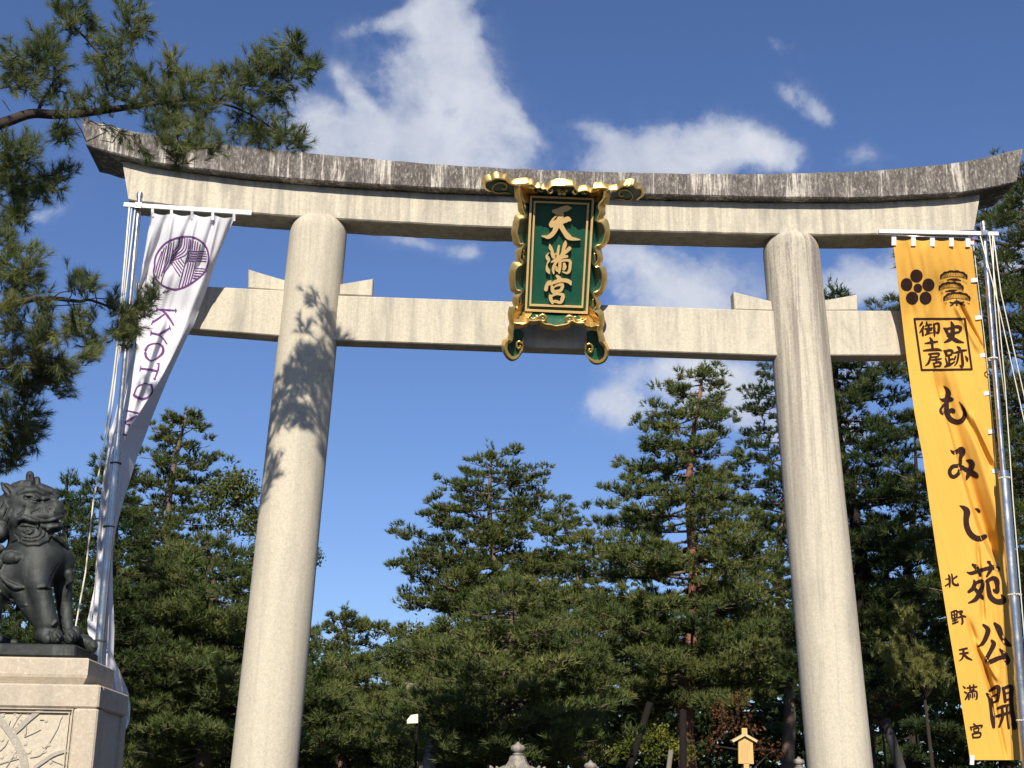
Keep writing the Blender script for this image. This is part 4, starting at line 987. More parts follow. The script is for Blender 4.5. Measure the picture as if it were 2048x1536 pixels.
for k, (zf, st_) in G.items():
    big = k in ('mo', 'mi', 'ji', 'en', 'ko', 'kai')
    print_on(yellow, 'lettering', Yy, zf, [[(x, y, w_*(1.12 if big else 1.3)) for x, y, w_ in l] for l in st_], M_black, step=12 if zf is not ZD else 8)
def tab(px, py, w, h, ang=0, parent=yellow, mat=None):
    Yt = Yy(px, py)-.012; m = MB(); c, s_ = math.cos(ang), math.sin(ang)
    P = [at(px+x*c-y*s_, py+x*s_+y*c, Yt) for x, y in ((-w/2, -h/2), (w/2, -h/2), (w/2, h/2), (-w/2, h/2))]
    m.loft([[p for p in P], [p+Vector((0, .018, 0)) for p in P]]); m.build('tab', mat or M_white, parent)
for x, y in ((1788, 482), (1827, 483), (1865, 484), (1903, 484), (1936, 485)): tab(x, y, 9, 17)
tab(1942, 485.5, 12, 7)
for x, y in ((1948.5, 560), (1957, 635), (1967, 710.5), (1974, 786.5), (1983, 863), (1991, 942)): tab(x, y, 13, 8, -.12)
tab(1944.5, 1520, 8, 19, .05)
rope('edge_cord', [(1946, 480), (1955, 560), (1966, 650), (1977, 750), (1988, 865), (1992, 935)], -.46, .005, yellow)
rope('top_rod', [(1769, 470), (1860, 474), (1944, 476)], YBAR, .008, poleR, M_steel)
rope('red_cord', [(1946, 474), (1949, 482), (1946, 490)], -.5, .006, yellow, M_red)
# ---------------------------------------------------------------- guardian lion statue on its pedestal
YS = -7.05
PY_F = -7.6                                   # front face of the pedestal body
def k2w(K):
    """statue coordinates (about a millimetre each: right, down, towards the viewer) to the world"""
    px = K[:, 0]/3.94; py = 930+K[:, 1]/3.94
    Y = YS-K[:, 2]*0.00100
    F = np.array(FWD); R = np.array(RIGHT); U = np.array(UP)
    d = F[None]*FPX+R[None]*(px-1024)[:, None]+U[None]*(768-py)[:, None]
    t = (Y-CAM.y)/d[:, 1]
    return np.array(CAM)[None]+d*t[:, None]
def sdf_mesh(name, ops, lo, hi, h, mat, parent):
    xs = np.arange(lo[0], hi[0], h, dtype=np.float32); ys = np.arange(lo[1], hi[1], h, dtype=np.float32); zs = np.arange(lo[2], hi[2], h, dtype=np.float32)
    S = np.full((len(xs), len(ys), len(zs)), 1e3, np.float32)
    for op in ops:
        kind, k = op[0], op[1]
        if kind[0] == 's':                                        # polyline laid on the present surface: x, y, r, lift
            pp = []
            for (x, y, r, lift) in op[2]:
                ix = min(max(int((x-lo[0])/h), 0), len(xs)-1); iy = min(max(int((y-lo[1])/h), 0), len(ys)-1)
                w_ = np.nonzero(S[ix, iy] < 0)[0]
                if len(w_): pp.append((x, y, float(zs[w_[-1]])+lift, r))
            if len(pp) < 2: continue
            pts = np.array(pp, float)
        else: pts = np.array(op[2], float)      # rows x,y,z,r(,ry,rz)
        rmax = pts[:, 3:].max()+abs(k)*1.5+3*h
        a = pts[:, :3].min(0)-rmax; b = pts[:, :3].max(0)+rmax
        i0 = [max(0, int((a[j]-lo[j])/h)) for j in range(3)]
        i1 = [min(len(v), int((b[j]-lo[j])/h)+2) for j, v in enumerate((xs, ys, zs))]
        if any(i1[j] <= i0[j] for j in range(3)): continue
        sl_ = tuple(slice(i0[j], i1[j]) for j in range(3))
        X = xs[sl_[0]][:, None, None]; Y = ys[sl_[1]][None, :, None]; Z = zs[sl_[2]][None, None, :]
        if kind[0] == 'e':
            x, y, z, rx, ry, rz = pts[0]
            q = np.sqrt(((X-x)/rx)**2+((Y-y)/ry)**2+((Z-z)/rz)**2); D = (q-1)*min(rx, ry, rz)*0.5+(q-1)*((rx+ry+rz)/3)*0.5
        else:
            D = None
            for p, q in zip(pts[:-1], pts[1:]):
                ba = q[:3]-p[:3]; L2 = max(float(ba@ba), 1e-6)
                t = np.clip(((X-p[0])*ba[0]+(Y-p[1])*ba[1]+(Z-p[2])*ba[2])/L2, 0, 1)
                d = np.sqrt((X-p[0]-ba[0]*t)**2+(Y-p[1]-ba[1]*t)**2+(Z-p[2]-ba[2]*t)**2)-(p[3]+(q[3]-p[3])*t)
                D = d if D is None else np.minimum(D, d)
        cur = S[sl_]
        if kind[1] == '+':
            hh = np.clip(0.5+0.5*(cur-D)/k, 0, 1); S[sl_] = cur*(1-hh)+D*hh-k*hh*(1-hh)
        else:
            hh = np.clip(0.5-0.5*(cur+D)/k, 0, 1); S[sl_] = cur*(1-hh)+(-D)*hh+k*hh*(1-hh)
    # surface nets
    I = S < 0; nx, ny, nz = S.shape
    acc = np.zeros((nx-1, ny-1, nz-1, 3), np.float32); cnt = np.zeros((nx-1, ny-1, nz-1), np.float32)
    for ax in range(3):
        o1, o2 = [j for j in range(3) if j != ax]
        for u in (0, 1):
            for v in (0, 1):
                s0 = [slice(0, n-1) for n in S.shape]; s0[o1] = slice(u, S.shape[o1]-1+u); s0[o2] = slice(v, S.shape[o2]-1+v)
                s1 = list(s0); s1[ax] = slice(1, S.shape[ax])
                A = S[tuple(s0)]; B = S[tuple(s1)]; ch = (A < 0) != (B < 0)
                t = np.where(ch, A/np.where(ch, A-B, 1), 0)
                acc[..., ax] += np.where(ch, t, 0); acc[..., o1] += ch*u; acc[..., o2] += ch*v; cnt += ch
    act = cnt > 0; idx = np.full(act.shape, -1, np.int64); idx[act] = np.arange(act.sum())
    cell = np.argwhere(act); V = (cell+acc[act]/cnt[act][:, None])*h+np.array(lo)
    F_ = []
    for ax in range(3):
        o1, o2 = (ax+1) % 3, (ax+2) % 3
        s0 = [slice(1, n-1) for n in S.shape]; s0[ax] = slice(0, S.shape[ax]-1); s1 = list(s0); s1[ax] = slice(1, S.shape[ax])
        A = I[tuple(s0)]; B = I[tuple(s1)]; E_ = np.argwhere(A != B)
        base = E_+np.array([0 if j == ax else 1 for j in range(3)])
        fl = A[tuple(E_.T)]
        def cid(d1, d2):
            c = base.copy(); c[:, o1] += d1; c[:, o2] += d2; return idx[tuple(c.T)]
        q = np.stack([cid(-1, -1), cid(0, -1), cid(0, 0), cid(-1, 0)], 1)
        q[~fl] = q[~fl][:, ::-1]; F_.append(q)
    Q = np.concatenate(F_); W_ = k2w(V)
    me = bpy.data.meshes.new(name); me.from_pydata(W_.tolist(), [], Q.tolist()); me.update()
    me.polygons.foreach_set('use_smooth', [True]*len(me.polygons))
    o = link(name, me, mat, parent); md = o.modifiers.new('smooth', 'SMOOTH'); md.factor = 0.5; md.iterations = 1
    return o
e = lambda x, y, z, rx, ry, rz: [(x, y, z, rx, ry, rz)]
OPS = [
 ('e+', 30, e(300, 735, 0, 222, 180, 200)),
 ('e+', 30, e(478, 765, -70, 112, 145, 115)),
 ('c+', 60, [(230, 800, 0, 200), (-20, 900, -10, 200), (-280, 1060, -20, 225)]),
 ('c+', 50, [(250, 660, 0, 190), (215, 430, 0, 160)]),
 ('e+', 40, e(265, 835, 130, 165, 180, 110)),
 ('c+', 34, [(285, 920, 150, 112), (328, 1090, 160, 98), (368, 1240, 160, 92), (380, 1300, 165, 70)]),
 ('c+', 30, [(150, 960, 110, 90), (240, 1120, 130, 80), (330, 1250, 140, 70)]),
 ('c+', 24, [(490, 880, -120, 85), (500, 1080, -120, 62), (528, 1290, -100, 56)]),
 ('e+', 25, e(355, 1345, 175, 75, 72, 85)),
 ('e+', 7, e(440, 1355, 205, 62, 66, 58)), ('e+', 7, e(548, 1352, 160, 58, 68, 56)), ('e+', 10, e(592, 1330, 85, 46, 62, 50)), ('e+', 8, e(372, 1372, 235, 44, 48, 44)),
 ('s+', 4, [(448, 1330, 8, 2), (470, 1352, 14, 2), (462, 1385, 9, 0)]), ('s+', 4, [(548, 1325, 8, 2), (570, 1350, 14, 2), (562, 1385, 9, 0)]), ('s-', 4, [(445, 1345, 5, 2), (455, 1375, 6, 2)]), ('s-', 4, [(545, 1342, 5, 2), (555, 1375, 6, 2)]),
 ('s-', 4, [(500, 1290, 8, 0), (502, 1340, 10, 0), (500, 1400, 10, 0)]), ('s-', 4, [(396, 1320, 6, 2), (404, 1370, 8, 2), (400, 1410, 8, 0)]),
 ('e+', 20, e(645, 1392, -60, 95, 60, 75)), ('e+', 8, e(722, 1430, -15, 50, 54, 40)), ('e+', 8, e(705, 1430, -100, 55, 50, 42)), ('s+', 4, [(715, 1410, 8, 2), (742, 1435, 12, 0)]),
 # head
 ('e+', 30, e(195, 300, 0, 190, 160, 165)),
 ('e+', 30, e(150, 410, 40, 150, 110, 135)),
 ('e+', 26, e(365, 370, 30, 140, 88, 120)),
 ('e+', 18, e(330, 400, 90, 125, 48, 60)),
 ('e+', 16, e(425, 325, 40, 78, 55, 72)), ('e+', 10, e(398, 345, 92, 44, 34, 32)), ('e+', 12, e(470, 372, 20, 42, 44, 80)),
 ('e+', 20, e(385, 485, 30, 118, 56, 108)),
 ('s-', 6, [(140, 470, 14, 4), (160, 440, 18, 4), (200, 446, 22, 6), (250, 462, 22, 6), (290, 470, 13, 4), (350, 462, 6, 2), (420, 450, 5, 2), (480, 432, 5, 0)]),
 ('s+', 5, [(128, 478, 12, 0), (140, 430, 18, 2), (185, 410, 22, 4), (240, 432, 20, 6), (290, 446, 18, 6), (350, 440, 16, 4), (430, 425, 16, 2), (490, 405, 14, 0)]),
 ('s+', 6, [(318, 478, 18, 4), (380, 488, 24, 4), (450, 480, 22, 2), (488, 458, 16, 0)]),
 ('s+', 4, [(150, 478, 9, 2), (200, 470, 11, 8), (262, 482, 10, 4)]), ('s-', 3, [(150, 492, 7, 2), (215, 494, 8, 2), (280, 500, 7, 2)]),
 ('s+', 3, [(297, 442, 15, 12), (298, 470, 14, 16), (294, 492, 8, 12)]),
 ('e+', 16, e(395, 262, -10, 60, 46, 70)),
 # brows, eyes, nose
 ('s-', 8, [(200, 255, 16, 4), (265, 262, 26, 0), (325, 285, 16, 4)]),
 ('s+', 8, [(148, 225, 18, 2), (205, 200, 30, 4), (275, 198, 34, 4), (335, 225, 28, 2), (380, 246, 18, 0)]),
 ('c+', 14, [(320, 180, 60, 38), (400, 205, 40, 32), (445, 245, 20, 26)]), ('e+', 10, e(434, 220, -40, 34, 34, 34)),
 ('s+', 6, [(345, 265, 16, 4), (385, 258, 18, 4), (430, 275, 14, 0)]), ('s-', 4, [(350, 288, 7, 2), (380, 275, 7, 2)]),
 ('e+', 4, e(272, 268, 135, 42, 20, 30)), ('s+', 3, [(208, 240, 7, 4), (268, 240, 9, 6), (326, 272, 8, 4)]), ('s+', 3, [(225, 280, 6, 2), (278, 294, 8, 4), (322, 296, 7, 2)]), ('s-', 3, [(232, 262, 4, 0), (275, 264, 5, 0), (310, 280, 4, 0)]),
 ('s-', 4, [(396, 346, 13, 4), (406, 348, 14, 2)]), ('s-', 4, [(372, 320, 6, 2), (362, 350, 7, 2), (378, 378, 6, 2)]), ('s-', 4, [(330, 330, 6, 0), (300, 360, 7, 0), (250, 380, 7, 0)]),
 ('s-', 4, [(430, 375, 5, 0), (460, 400, 6, 0)]), ('s-', 4, [(190, 330, 6, 0), (180, 370, 7, 0), (130, 400, 6, 0)]),
 ('c+', 10, [(236, 78, 20, 32), (240, 150, 15, 42)]), ('s-', 4, [(238, 85, 9, 2), (236, 125, 12, 2)]), ('c+', 8, [(292, 115, 0, 26), (292, 170, 0, 34)]),
 ('c+', 14, [(100, 225, 70, 58), (48, 178, 75, 38), (14, 146, 70, 14)]), ('s-', 5, [(28, 165, 9, 4), (55, 195, 18, 4), (72, 225, 12, 4)]),
 ('c+', 20, [(110, 165, 30, 26), (170, 150, 40, 32), (230, 150, 60, 28)]),
 # mane, beard and collar curls
 ('e+', 20, e(10, 370, 30, 80, 130, 120)), ('e+', 12, e(0, 520, 50, 75, 100, 120)),
 ('s-', 4, [(75, 260, 7, 2), (40, 300, 8, 2), (5, 350, 8, 2)]), ('s-', 4, [(90, 300, 7, 2), (60, 350, 8, 2), (30, 420, 8, 2), (20, 480, 7, 2)]), ('s-', 4, [(100, 350, 6, 2), (75, 410, 8, 2), (62, 480, 8, 2), (70, 540, 7, 2)]),
 ('e+', 10, e(255, 560, 90, 140, 66, 80)),
 ('s+', 4, [(150, 600, 12, 2), (215, 625, 18, 4), (300, 622, 20, 4), (368, 590, 20, 4), (396, 545, 16, 2), (375, 508, 12, 2)]),
 ('s-', 3, [(180, 600, 7, 2), (240, 606, 8, 2), (310, 600, 8, 2), (358, 562, 8, 2), (365, 525, 6, 2)]),
 ('s-', 3, [(190, 575, 6, 2), (250, 584, 7, 2), (310, 570, 8, 2), (335, 530, 7, 2), (310, 505, 6, 2)]),
 ('s+', 3, [(190, 522, 8, 2), (222, 505, 12, 4), (252, 522, 11, 4), (228, 540, 10, 4)]), ('s-', 3, [(175, 535, 5, 2), (210, 552, 7, 2), (262, 548, 7, 2), (280, 520, 6, 2)]),
 ('s-', 4, [(120, 545, 6, 2), (150, 570, 8, 2), (150, 600, 8, 0)]), ('s-', 4, [(30, 608, 8, 0), (85, 622, 10, 0), (132, 600, 8, 0)]),
 ('e+', 5, e(95, 725, 165, 100, 62, 52)), ('c+', 5, [(130, 735, 185, 44), (212, 716, 185, 10)]), ('e+', 5, e(-20, 660, 150, 60, 40, 60)), ('e+', 6, e(-40, 790, 150, 70, 60, 60)),
 ('s-', 4, [(20, 785, 8, -20), (90, 802, 10, -20), (160, 780, 8, -20), (215, 738, 7, -10)]), ('s-', 3, [(40, 690, 5, 2), (90, 676, 6, 2), (150, 690, 5, 2)]),
 ('c+', 6, [(430, 560, 90, 22), (480, 600, 50, 24), (518, 645, 0, 22)]), ('s-', 3, [(440, 590, 6, 2), (480, 630, 7, 2), (505, 665, 6, 2)]),
 # flame-shaped hair on belly, shoulder and elbows
 ('s+', 5, [(5, 880, 12, 2), (60, 930, 20, 4), (120, 962, 26, 4), (190, 965, 10, 4)]), ('s-', 3, [(20, 925, 6, 2), (70, 968, 8, 2), (130, 995, 8, 0), (185, 985, 6, 0)]),
 ('s+', 5, [(5, 1000, 12, 2), (80, 1060, 14, 4), (200, 1105, 12, 4)]), ('s-', 3, [(145, 985, 5, 2), (142, 1050, 6, 2)]), ('s-', 3, [(10, 1040, 6, 0), (90, 1095, 8, 0), (180, 1130, 6, 0)]),
 ('s+', 5, [(295, 968, 8, 2), (350, 955, 15, 4), (408, 975, 9, 2)]), ('s-', 3, [(300, 985, 5, 2), (350, 978, 7, 2), (400, 992, 5, 2)]),
 ('s-', 4, [(455, 790, 8, 0), (420, 860, 10, 0), (395, 930, 10, 0)]),
 ('c+', 10, [(535, 850, -20, 44), (550, 905, -30, 34), (520, 945, -20, 10)]), ('c+', 8, [(530, 960, -60, 18), (518, 1030, -60, 8)]), ('s+', 4, [(412, 1262, 10, 2), (440, 1232, 16, 4), (470, 1262, 10, 2)]),
 # hindquarters (mostly outside the picture), hind feet and tail
 ('e+', 40, e(-190, 1130, 120, 210, 220, 130)), ('c+', 20, [(-130, 1330, 150, 70), (-20, 1365, 160, 46)]), ('e+', 10, e(-10, 1372, 190, 36, 40, 34)),
 ('e+', 20, e(-190, 1150, -130, 200, 210, 110)), ('c+', 14, [(-60, 1380, -120, 50), (120, 1398, -110, 24)]),
 ('c+', 30, [(-360, 1150, 0, 90), (-430, 900, 0, 100), (-400, 620, 0, 90), (-330, 430, 0, 40)]),
]
lion = empty('lion_statue', (0, 0, 0))
_z = at(100, 930+1415/3.94, YS)
lion.location = (at(30, 1290, YS).x, YS, _z.z)
tag(lion, 'dark weathered bronze guardian lion-dog statue seated on the stone pedestal', 'statue')
body = sdf_mesh('body', OPS, (-560, 30, -290), (810, 1500, 310), 6.5, M_bronze, lion)
# plinth under the statue: its front right corner sits at 600,1510
pz0 = at(152, 1313.5, -7.45).z; pz1 = at(152, 1289, -7.42).z
px_r = at(152, 1300, -7.42).x
m = MB(); m.box((px_r-1.35, -7.42, pz0), (px_r, -6.72, pz1), 0.012); m.build('plinth', M_bronze, lion)

# pedestal
ped = empty('stone_pedestal', (at(60, 1400, PY_F).x, -7.1, 0))
tag(ped, 'beige granite pedestal carved with plum branches under the lion statue', 'pedestal')
cR = at(201.5, 1369.5, PY_F); zt = cR.z
Yb = PY_F
for i in range(400):
    Yb = PY_F+i*0.005
    if proj((cR.x, Yb, cR.z))[0] > 258.3: break
xl_ = cR.x-1.75
m = MB()
# body: plain block with recessed panels, front and right side
zb = 0.35
fx1 = at(147, 1419, PY_F).x; fz1 = at(147, 1416, PY_F).z
m.box((xl_, PY_F+.03, zb), (cR.x-.03, Yb, zt-.004), 0.0)
m.build('core', M_panel, ped)
m = MB()
# frame pieces around the front panel
def fr(lo, hi, b=.012): m.box(lo, hi, b)
fr((fx1, PY_F, zb), (cR.x, PY_F+.10, fz1-.002))            # right stile
fr((xl_, PY_F, fz1), (cR.x, PY_F+.10, zt))                 # top rail
fr((xl_, PY_F, zb), (xl_+.25, PY_F+.10, fz1-.002))
fr((xl_+.252, PY_F+.002, zb), (fx1-.002, PY_F+.098, zb+.3))
m.build('panel_frame', M_ped, ped)
m = MB()
fr((cR.x-.10, PY_F+.102, fz1), (cR.x, Yb, zt))
fr((cR.x-.10, PY_F+.102, zb), (cR.x, PY_F+.22, fz1-.002))
fr((cR.x-.10, Yb-.13, zb), (cR.x, Yb, fz1-.002))
m.build('side_frame', M_ped, ped)
m = MB()   # fine moulding lines round the front panel
for k, dz in ((0, .0), (1, .022)):
    m.box((xl_+.25, PY_F+.004+.006*k, fz1-.012-dz), (fx1+.0-dz, PY_F+.03, fz1-.004-dz), 0)
    m.box((fx1-.012-dz, PY_F+.004+.006*k, zb+.3), (fx1-.004-dz, PY_F+.03, fz1-.014-dz), 0)
m.build('moulding', M_ped, ped)
# cap block, set back a little, with a chamfer at its foot
a = at(178.5, 1316, PY_F+.07); b = at(174.5, 1367, PY_F+.07)
m = MB(); rings = []
z0, z1 = zt+.004, a.z; X1 = a.x
Yb2 = Yb-.07
for z, i in ((z0, .035), (z0+.05, .005), (z0+.07, 0), (z1-.012, 0), (z1, .012)):
    rings.append([(xl_+.07+i, PY_F+.07+i, z), (X1-i, PY_F+.07+i, z), (X1-i, Yb2-i, z), (xl_+.07+i, Yb2-i, z)])
m.loft(rings); m.build('cap_block', M_ped, ped)
m = MB(); m.box((xl_-.18, PY_F-.18, 0), (cR.x+.18, Yb+.18, zb-.003), .02); m.build('base_block', M_ped, ped)
# carved plum branches
ZQ = zm(6.8, 0, 1310)
rel = [[(-60, 800, 110), (10, 890, 100), (90, 990, 100), (160, 1080, 110), (230, 1200, 110), (300, 1350, 110), (340, 1560, 115)], [(170, 1060, 80), (260, 990, 70), (380, 880, 66), (480, 800, 60), (560, 745, 50), (650, 722, 40)],
       [(480, 1520, 50), (580, 1450, 52), (700, 1370, 50), (820, 1320, 48), (965, 1290, 44)], [(170, 985, 10), (240, 860, 12), (340, 735, 10)], [(60, 800, 12), (115, 740, 10)], [(10, 860, 10), (60, 790, 10)],
       [(335, 1115, 8), (450, 1065, 8), (550, 1015, 6)], [(410, 1395, 10), (545, 1360, 12), (640, 1240, 10), (720, 1110, 10), (790, 980, 9), (820, 880, 8), (850, 840, 6)], [(0, 1300, 12), (70, 1230, 12), (110, 1150, 10)],
       [(0, 1480, 14), (130, 1440, 12), (250, 1410, 10)], [(80, 1530, 10), (150, 1420, 12), (215, 1320, 10)], [(700, 1430, 8), (850, 1490, 8), (920, 1520, 6)], [(860, 1505, 7), (965, 1440, 6)], [(540, 880, 7), (600, 880, 8), (630, 905, 6)],
       [(360, 960, 7), (350, 1060, 9), (330, 1110, 7)], [(440, 770, 5), (460, 755, 5)], [(120, 950, 6), (140, 890, 6)]]
m = MB()
for k, s_ in enumerate(rel):
    hh_ = .012 if s_[0][2] > 40 else .006
    stroke(m, s_, lambda x, y, o_, k=k: at(*ZQ(x, y), PY_F+.03-o_-.0003*k), hh_, h=hh_, step=24)
o = m.build('branch_relief', M_relief, ped); o['kind'] = 'stuff'
m = MB()
for (x, y) in ((205, 790), (240, 830), (380, 780), (405, 755), (290, 870), (320, 880), (265, 920), (625, 895), (340, 1185), (345, 1205), (600, 1240), (605, 1310), (660, 1220), (180, 1300), (200, 1330), (380, 1320), (400, 1310), (205, 1375), (30, 1150), (25, 1385), (235, 1500), (280, 1520), (690, 1455), (40, 820)):
    for q in range(4):
        an = q*1.57+x; c = (x+10*math.cos(an), y+10*math.sin(an)); p = at(*ZQ(*c), PY_F+.03)
        m.lathe((p.x, 0, 0), [(.0005, 0), (.0105, .001), (.009, .006), (.0005, .008)], 8); vs = m.v[-32:]
        m.v[-32:] = [(v[0], PY_F+.03-v[2], p.z+v[1]) for v in vs]
o = m.build('blossom_relief', M_panel, ped); o['kind'] = 'stuff'
# ---------------------------------------------------------------- tufts of needles and leaves
def tufts(P, A, n, length, width, spread, shoot=0.0, tint=None, rng=RNG, lj=0.25):
    """P (N,3) centres, A (N,3) axes; n needles each -> vertices (N*n*3,3), tint"""
    N = len(P)
    A = A/np.linalg.norm(A, axis=1)[:, None]
    R = rng.normal(size=(N, n, 3)); R /= np.linalg.norm(R, axis=2)[..., None]
    D = A[:, None, :]+R*spread; D /= np.linalg.norm(D, axis=2)[..., None]
    B = P[:, None, :]+A[:, None, :]*(rng.uniform(-shoot, 0.15*shoot+1e-4, (N, n, 1)))
    L = length*(1-lj+2*lj*rng.random((N, n, 1)))
    T = B+D*L
    S = np.cross(D, rng.normal(size=(N, n, 3))); S /= np.linalg.norm(S, axis=2)[..., None]+1e-9
    w = width*0.5
    V = np.stack([B-S*w, B+S*w, T], axis=2).reshape(-1, 3)
    if tint is None: tint = rng.random(N)
    t = np.clip(tint[:, None]+rng.normal(0, .10, (N, n)), 0, 1)
    tt = np.repeat(t.reshape(-1), 3)
    return V, tt
def leaves(P, n, size, spread, tint=None, rng=RNG):
    """clusters of small four-cornered leaves"""
    N = len(P); c = P[:, None, :]+rng.normal(0, spread, (N, n, 3))
    a = rng.normal(size=(N, n, 3)); a /= np.linalg.norm(a, axis=2)[..., None]
    b = np.cross(a, rng.normal(size=(N, n, 3))); b /= np.linalg.norm(b, axis=2)[..., None]
    s_ = size*(0.6+0.8*rng.random((N, n, 1)))
    V = np.stack([c-a*s_, c-b*s_*.55, c+a*s_, c+b*s_*.55], axis=2).reshape(-1, 3)
    if tint is None: tint = rng.random(N)
    t = np.clip(tint[:, None]+rng.normal(0, .12, (N, n)), 0, 1)
    return V, np.repeat(t.reshape(-1), 4)

# ---------------------------------------------------------------- near pine, upper left
near = empty('black_pine', (at(-330, 1400, -4.0).x, -4.6, 0))
tag(near, 'near black pine reaching its long needled branches in from the left', 'tree')
def Yn(px, py):
    if py < 330 or px > 330: return -0.45-(4.5-1.5*min(max(px, -200), 640)/620)
    if py < 700 and px > 130: return -0.5-(3.3-2.0*(px-130)/190)
    return -4.3+0.9*math.sin(py*.008)
BL = """120,14 137,38 143,61 171,34 191,55 246,14 249,34 284,34 287,68 260,78 222,78 212,92 239,102 219,116 195,122 205,137 246,137 232,160 273,147 212,164 262,58 180,72 130,5 158,12 265,8
10,99 34,113 20,137 44,154 34,171 61,178 92,58 65,82 102,78 96,102 116,96 82,123 113,130 116,154 82,157 96,184 120,184 130,205 161,198 191,195 212,205 171,219 72,104 56,135 100,115 18,158
239,191 260,178 273,205 297,171 290,147 325,143 342,116 345,137 369,143 314,178 342,171 369,178 321,205 355,205 386,198 393,164 410,150 437,147 424,178 410,205 437,198 362,232 386,246 328,232 301,239 355,260 328,273 376,273 403,260 342,290 369,297 362,318 410,290 437,294 349,318 431,267 417,226 300,205 340,240 395,225 350,222 318,250 360,285 390,290 335,195 380,160
458,171 461,147 485,137 472,191 492,205 492,171 513,102 506,137 533,130 526,157 554,116 560,92 581,96 588,72 588,85 560,147 588,143 608,150 632,120 625,140 581,171 554,178 533,191 547,198 513,212 567,191 545,140 520,118 570,120 600,100 615,128 540,170 500,155 475,160
472,239 468,267 496,239 506,273 526,253 547,239 526,284 554,280 574,263 598,267 581,284 601,287 540,262 515,262 560,270 498,262
123,273 113,253 128,262
10,273 27,284 61,284 14,300 41,308 65,308 20,325 10,342 44,342 20,366 55,369 85,359 106,355 126,338 137,345 113,369 82,383 61,393 34,390 12,385 20,417 44,420 14,435 48,325 30,352 96,372 70,375 5,360 5,320
21,434 42,430 10,466 28,476 12,495 14,518 35,511 21,543 46,536 53,560 28,567 10,575 46,585 70,515 81,560 60,500 30,590 5,545 12,605
141,560 172,550 165,575 183,571 84,610 98,631 77,645 63,666 91,666 81,687 105,668 148,631 155,659 176,631 183,666 176,694 186,712 169,708 134,659 160,640 140,645 195,690
218,610 232,596 246,617 239,645 260,638 281,631 253,666 274,659 260,683 281,603 299,589 309,578 228,665 245,632 268,618 290,612 262,655 240,670 300,600
21,631 10,666 45,640 30,655 21,701 53,694 42,722 77,712 70,736 105,729 126,719 141,743 120,754 91,757 56,764 35,750 10,736 53,782 116,775 95,740 75,765 130,738 20,760 85,725 110,745 40,775
7,800 21,817 46,817 77,821 63,842 77,859 35,849 10,842 53,873 28,877 60,887 14,905 35,912 25,926 7,930 45,845 20,865 65,870 5,880 40,890
-30,120 -60,180 -25,60 -50,300 -30,350 -70,420 -30,480 -60,560 -35,640 -60,720 -30,780 -50,860 -30,920 -110,240 -120,380 -130,520 -120,660 -130,800 -160,300 -180,450 -180,600 -190,740"""
blobs = [tuple(map(float, t.split(','))) for t in BL.split()]
rb = np.random.default_rng(5)
skel = {   # limbs of the near pine in picture coordinates with radii in metres
 'a': [(-330, 330, .085), (-120, 285, .07), (0, 248, .055), (60, 228, .05), (110, 229, .048), (170, 226, .042), (230, 218, .036), (290, 210, .028), (360, 200, .022), (430, 205, .018), (470, 215, .014), (520, 240, .010), (560, 268, .008)],
 'b': [(290, 210, .02), (222, 190, .018), (212, 150, .016), (205, 118, .014), (190, 98, .013), (165, 70, .012), (140, 45, .010), (125, 10, .008)],
 'c': [(75, 228, .022), (85, 200, .018), (100, 180, .014), (110, 140, .010), (96, 95, .007)],
 'd': [(430, 205, .016), (470, 175, .014), (510, 160, .012), (545, 130, .009), (585, 90, .007)],
 'e': [(-330, 620, .08), (-150, 605, .06), (0, 612, .04), (63, 599, .03), (110, 597, .024), (160, 603, .02), (180, 600, .016), (228, 617, .012), (262, 628, .008)],
 'f': [(-300, 380, .06), (-100, 350, .045), (0, 350, .03), (60, 355, .02), (110, 350, .01)],
 'g': [(-300, 760, .06), (-100, 740, .045), (0, 735, .03), (60, 735, .02), (120, 740, .01)],
 'h': [(-300, 900, .05), (-100, 870, .035), (0, 860, .02), (50, 850, .01)],
 'i': [(-280, 470, .05), (-80, 480, .03), (0, 520, .02), (45, 545, .01)],
 'j': [(205, 118, .010), (238, 95, .009), (255, 60, .008), (262, 20, .006)]}
twig = MB(); nodes = []
for k, pts in skel.items():
    S = smooth_poly(pts, n=6); P3 = [at(p[0], p[1], Yn(p[0], p[1])) for p in S]
    m = MB(); m.tube(P3, [max(p[2], .005) for p in S], 8)
    m.build('limb', M_barknear, near, smooth=True); nodes += [(v, 0) for v in P3]
BP = [at(x, y, Yn(x, y)+rb.normal(0, .16)) for x, y in blobs]
# connect every cluster to the nearest wood, nearest clusters first
NP = np.array([tuple(n_[0]) for n_ in nodes]); todo = list(range(len(BP))); BPn = np.array([tuple(p) for p in BP]); dist = np.full(len(BP), 1e9); near_i = np.zeros(len(BP), int)
allP = [Vector(p) for p in NP]
for i in todo:
    d = np.linalg.norm(NP-BPn[i], axis=1); near_i[i] = d.argmin(); dist[i] = d.min()
axes = {}
left = set(todo)
while left:
    i = min(left, key=lambda q: dist[q]); left.remove(i)
    a = allP[near_i[i]]; b = Vector(BPn[i]); mid = (a+b)/2+Vector(rb.normal(0, .03, 3)); mid.z -= .02
    r = .0075 if dist[i] < .6 else .011
    twig.tube([a, mid, b], [r, r*.8, r*.6], 5); axes[i] = (b-a)
    allP += [mid, b]; j0 = len(allP)-1
    for q in left:
        d = (BPn[q]-BPn[i]); d = math.sqrt(d@d)
        if d < dist[q]: dist[q] = d; near_i[q] = j0
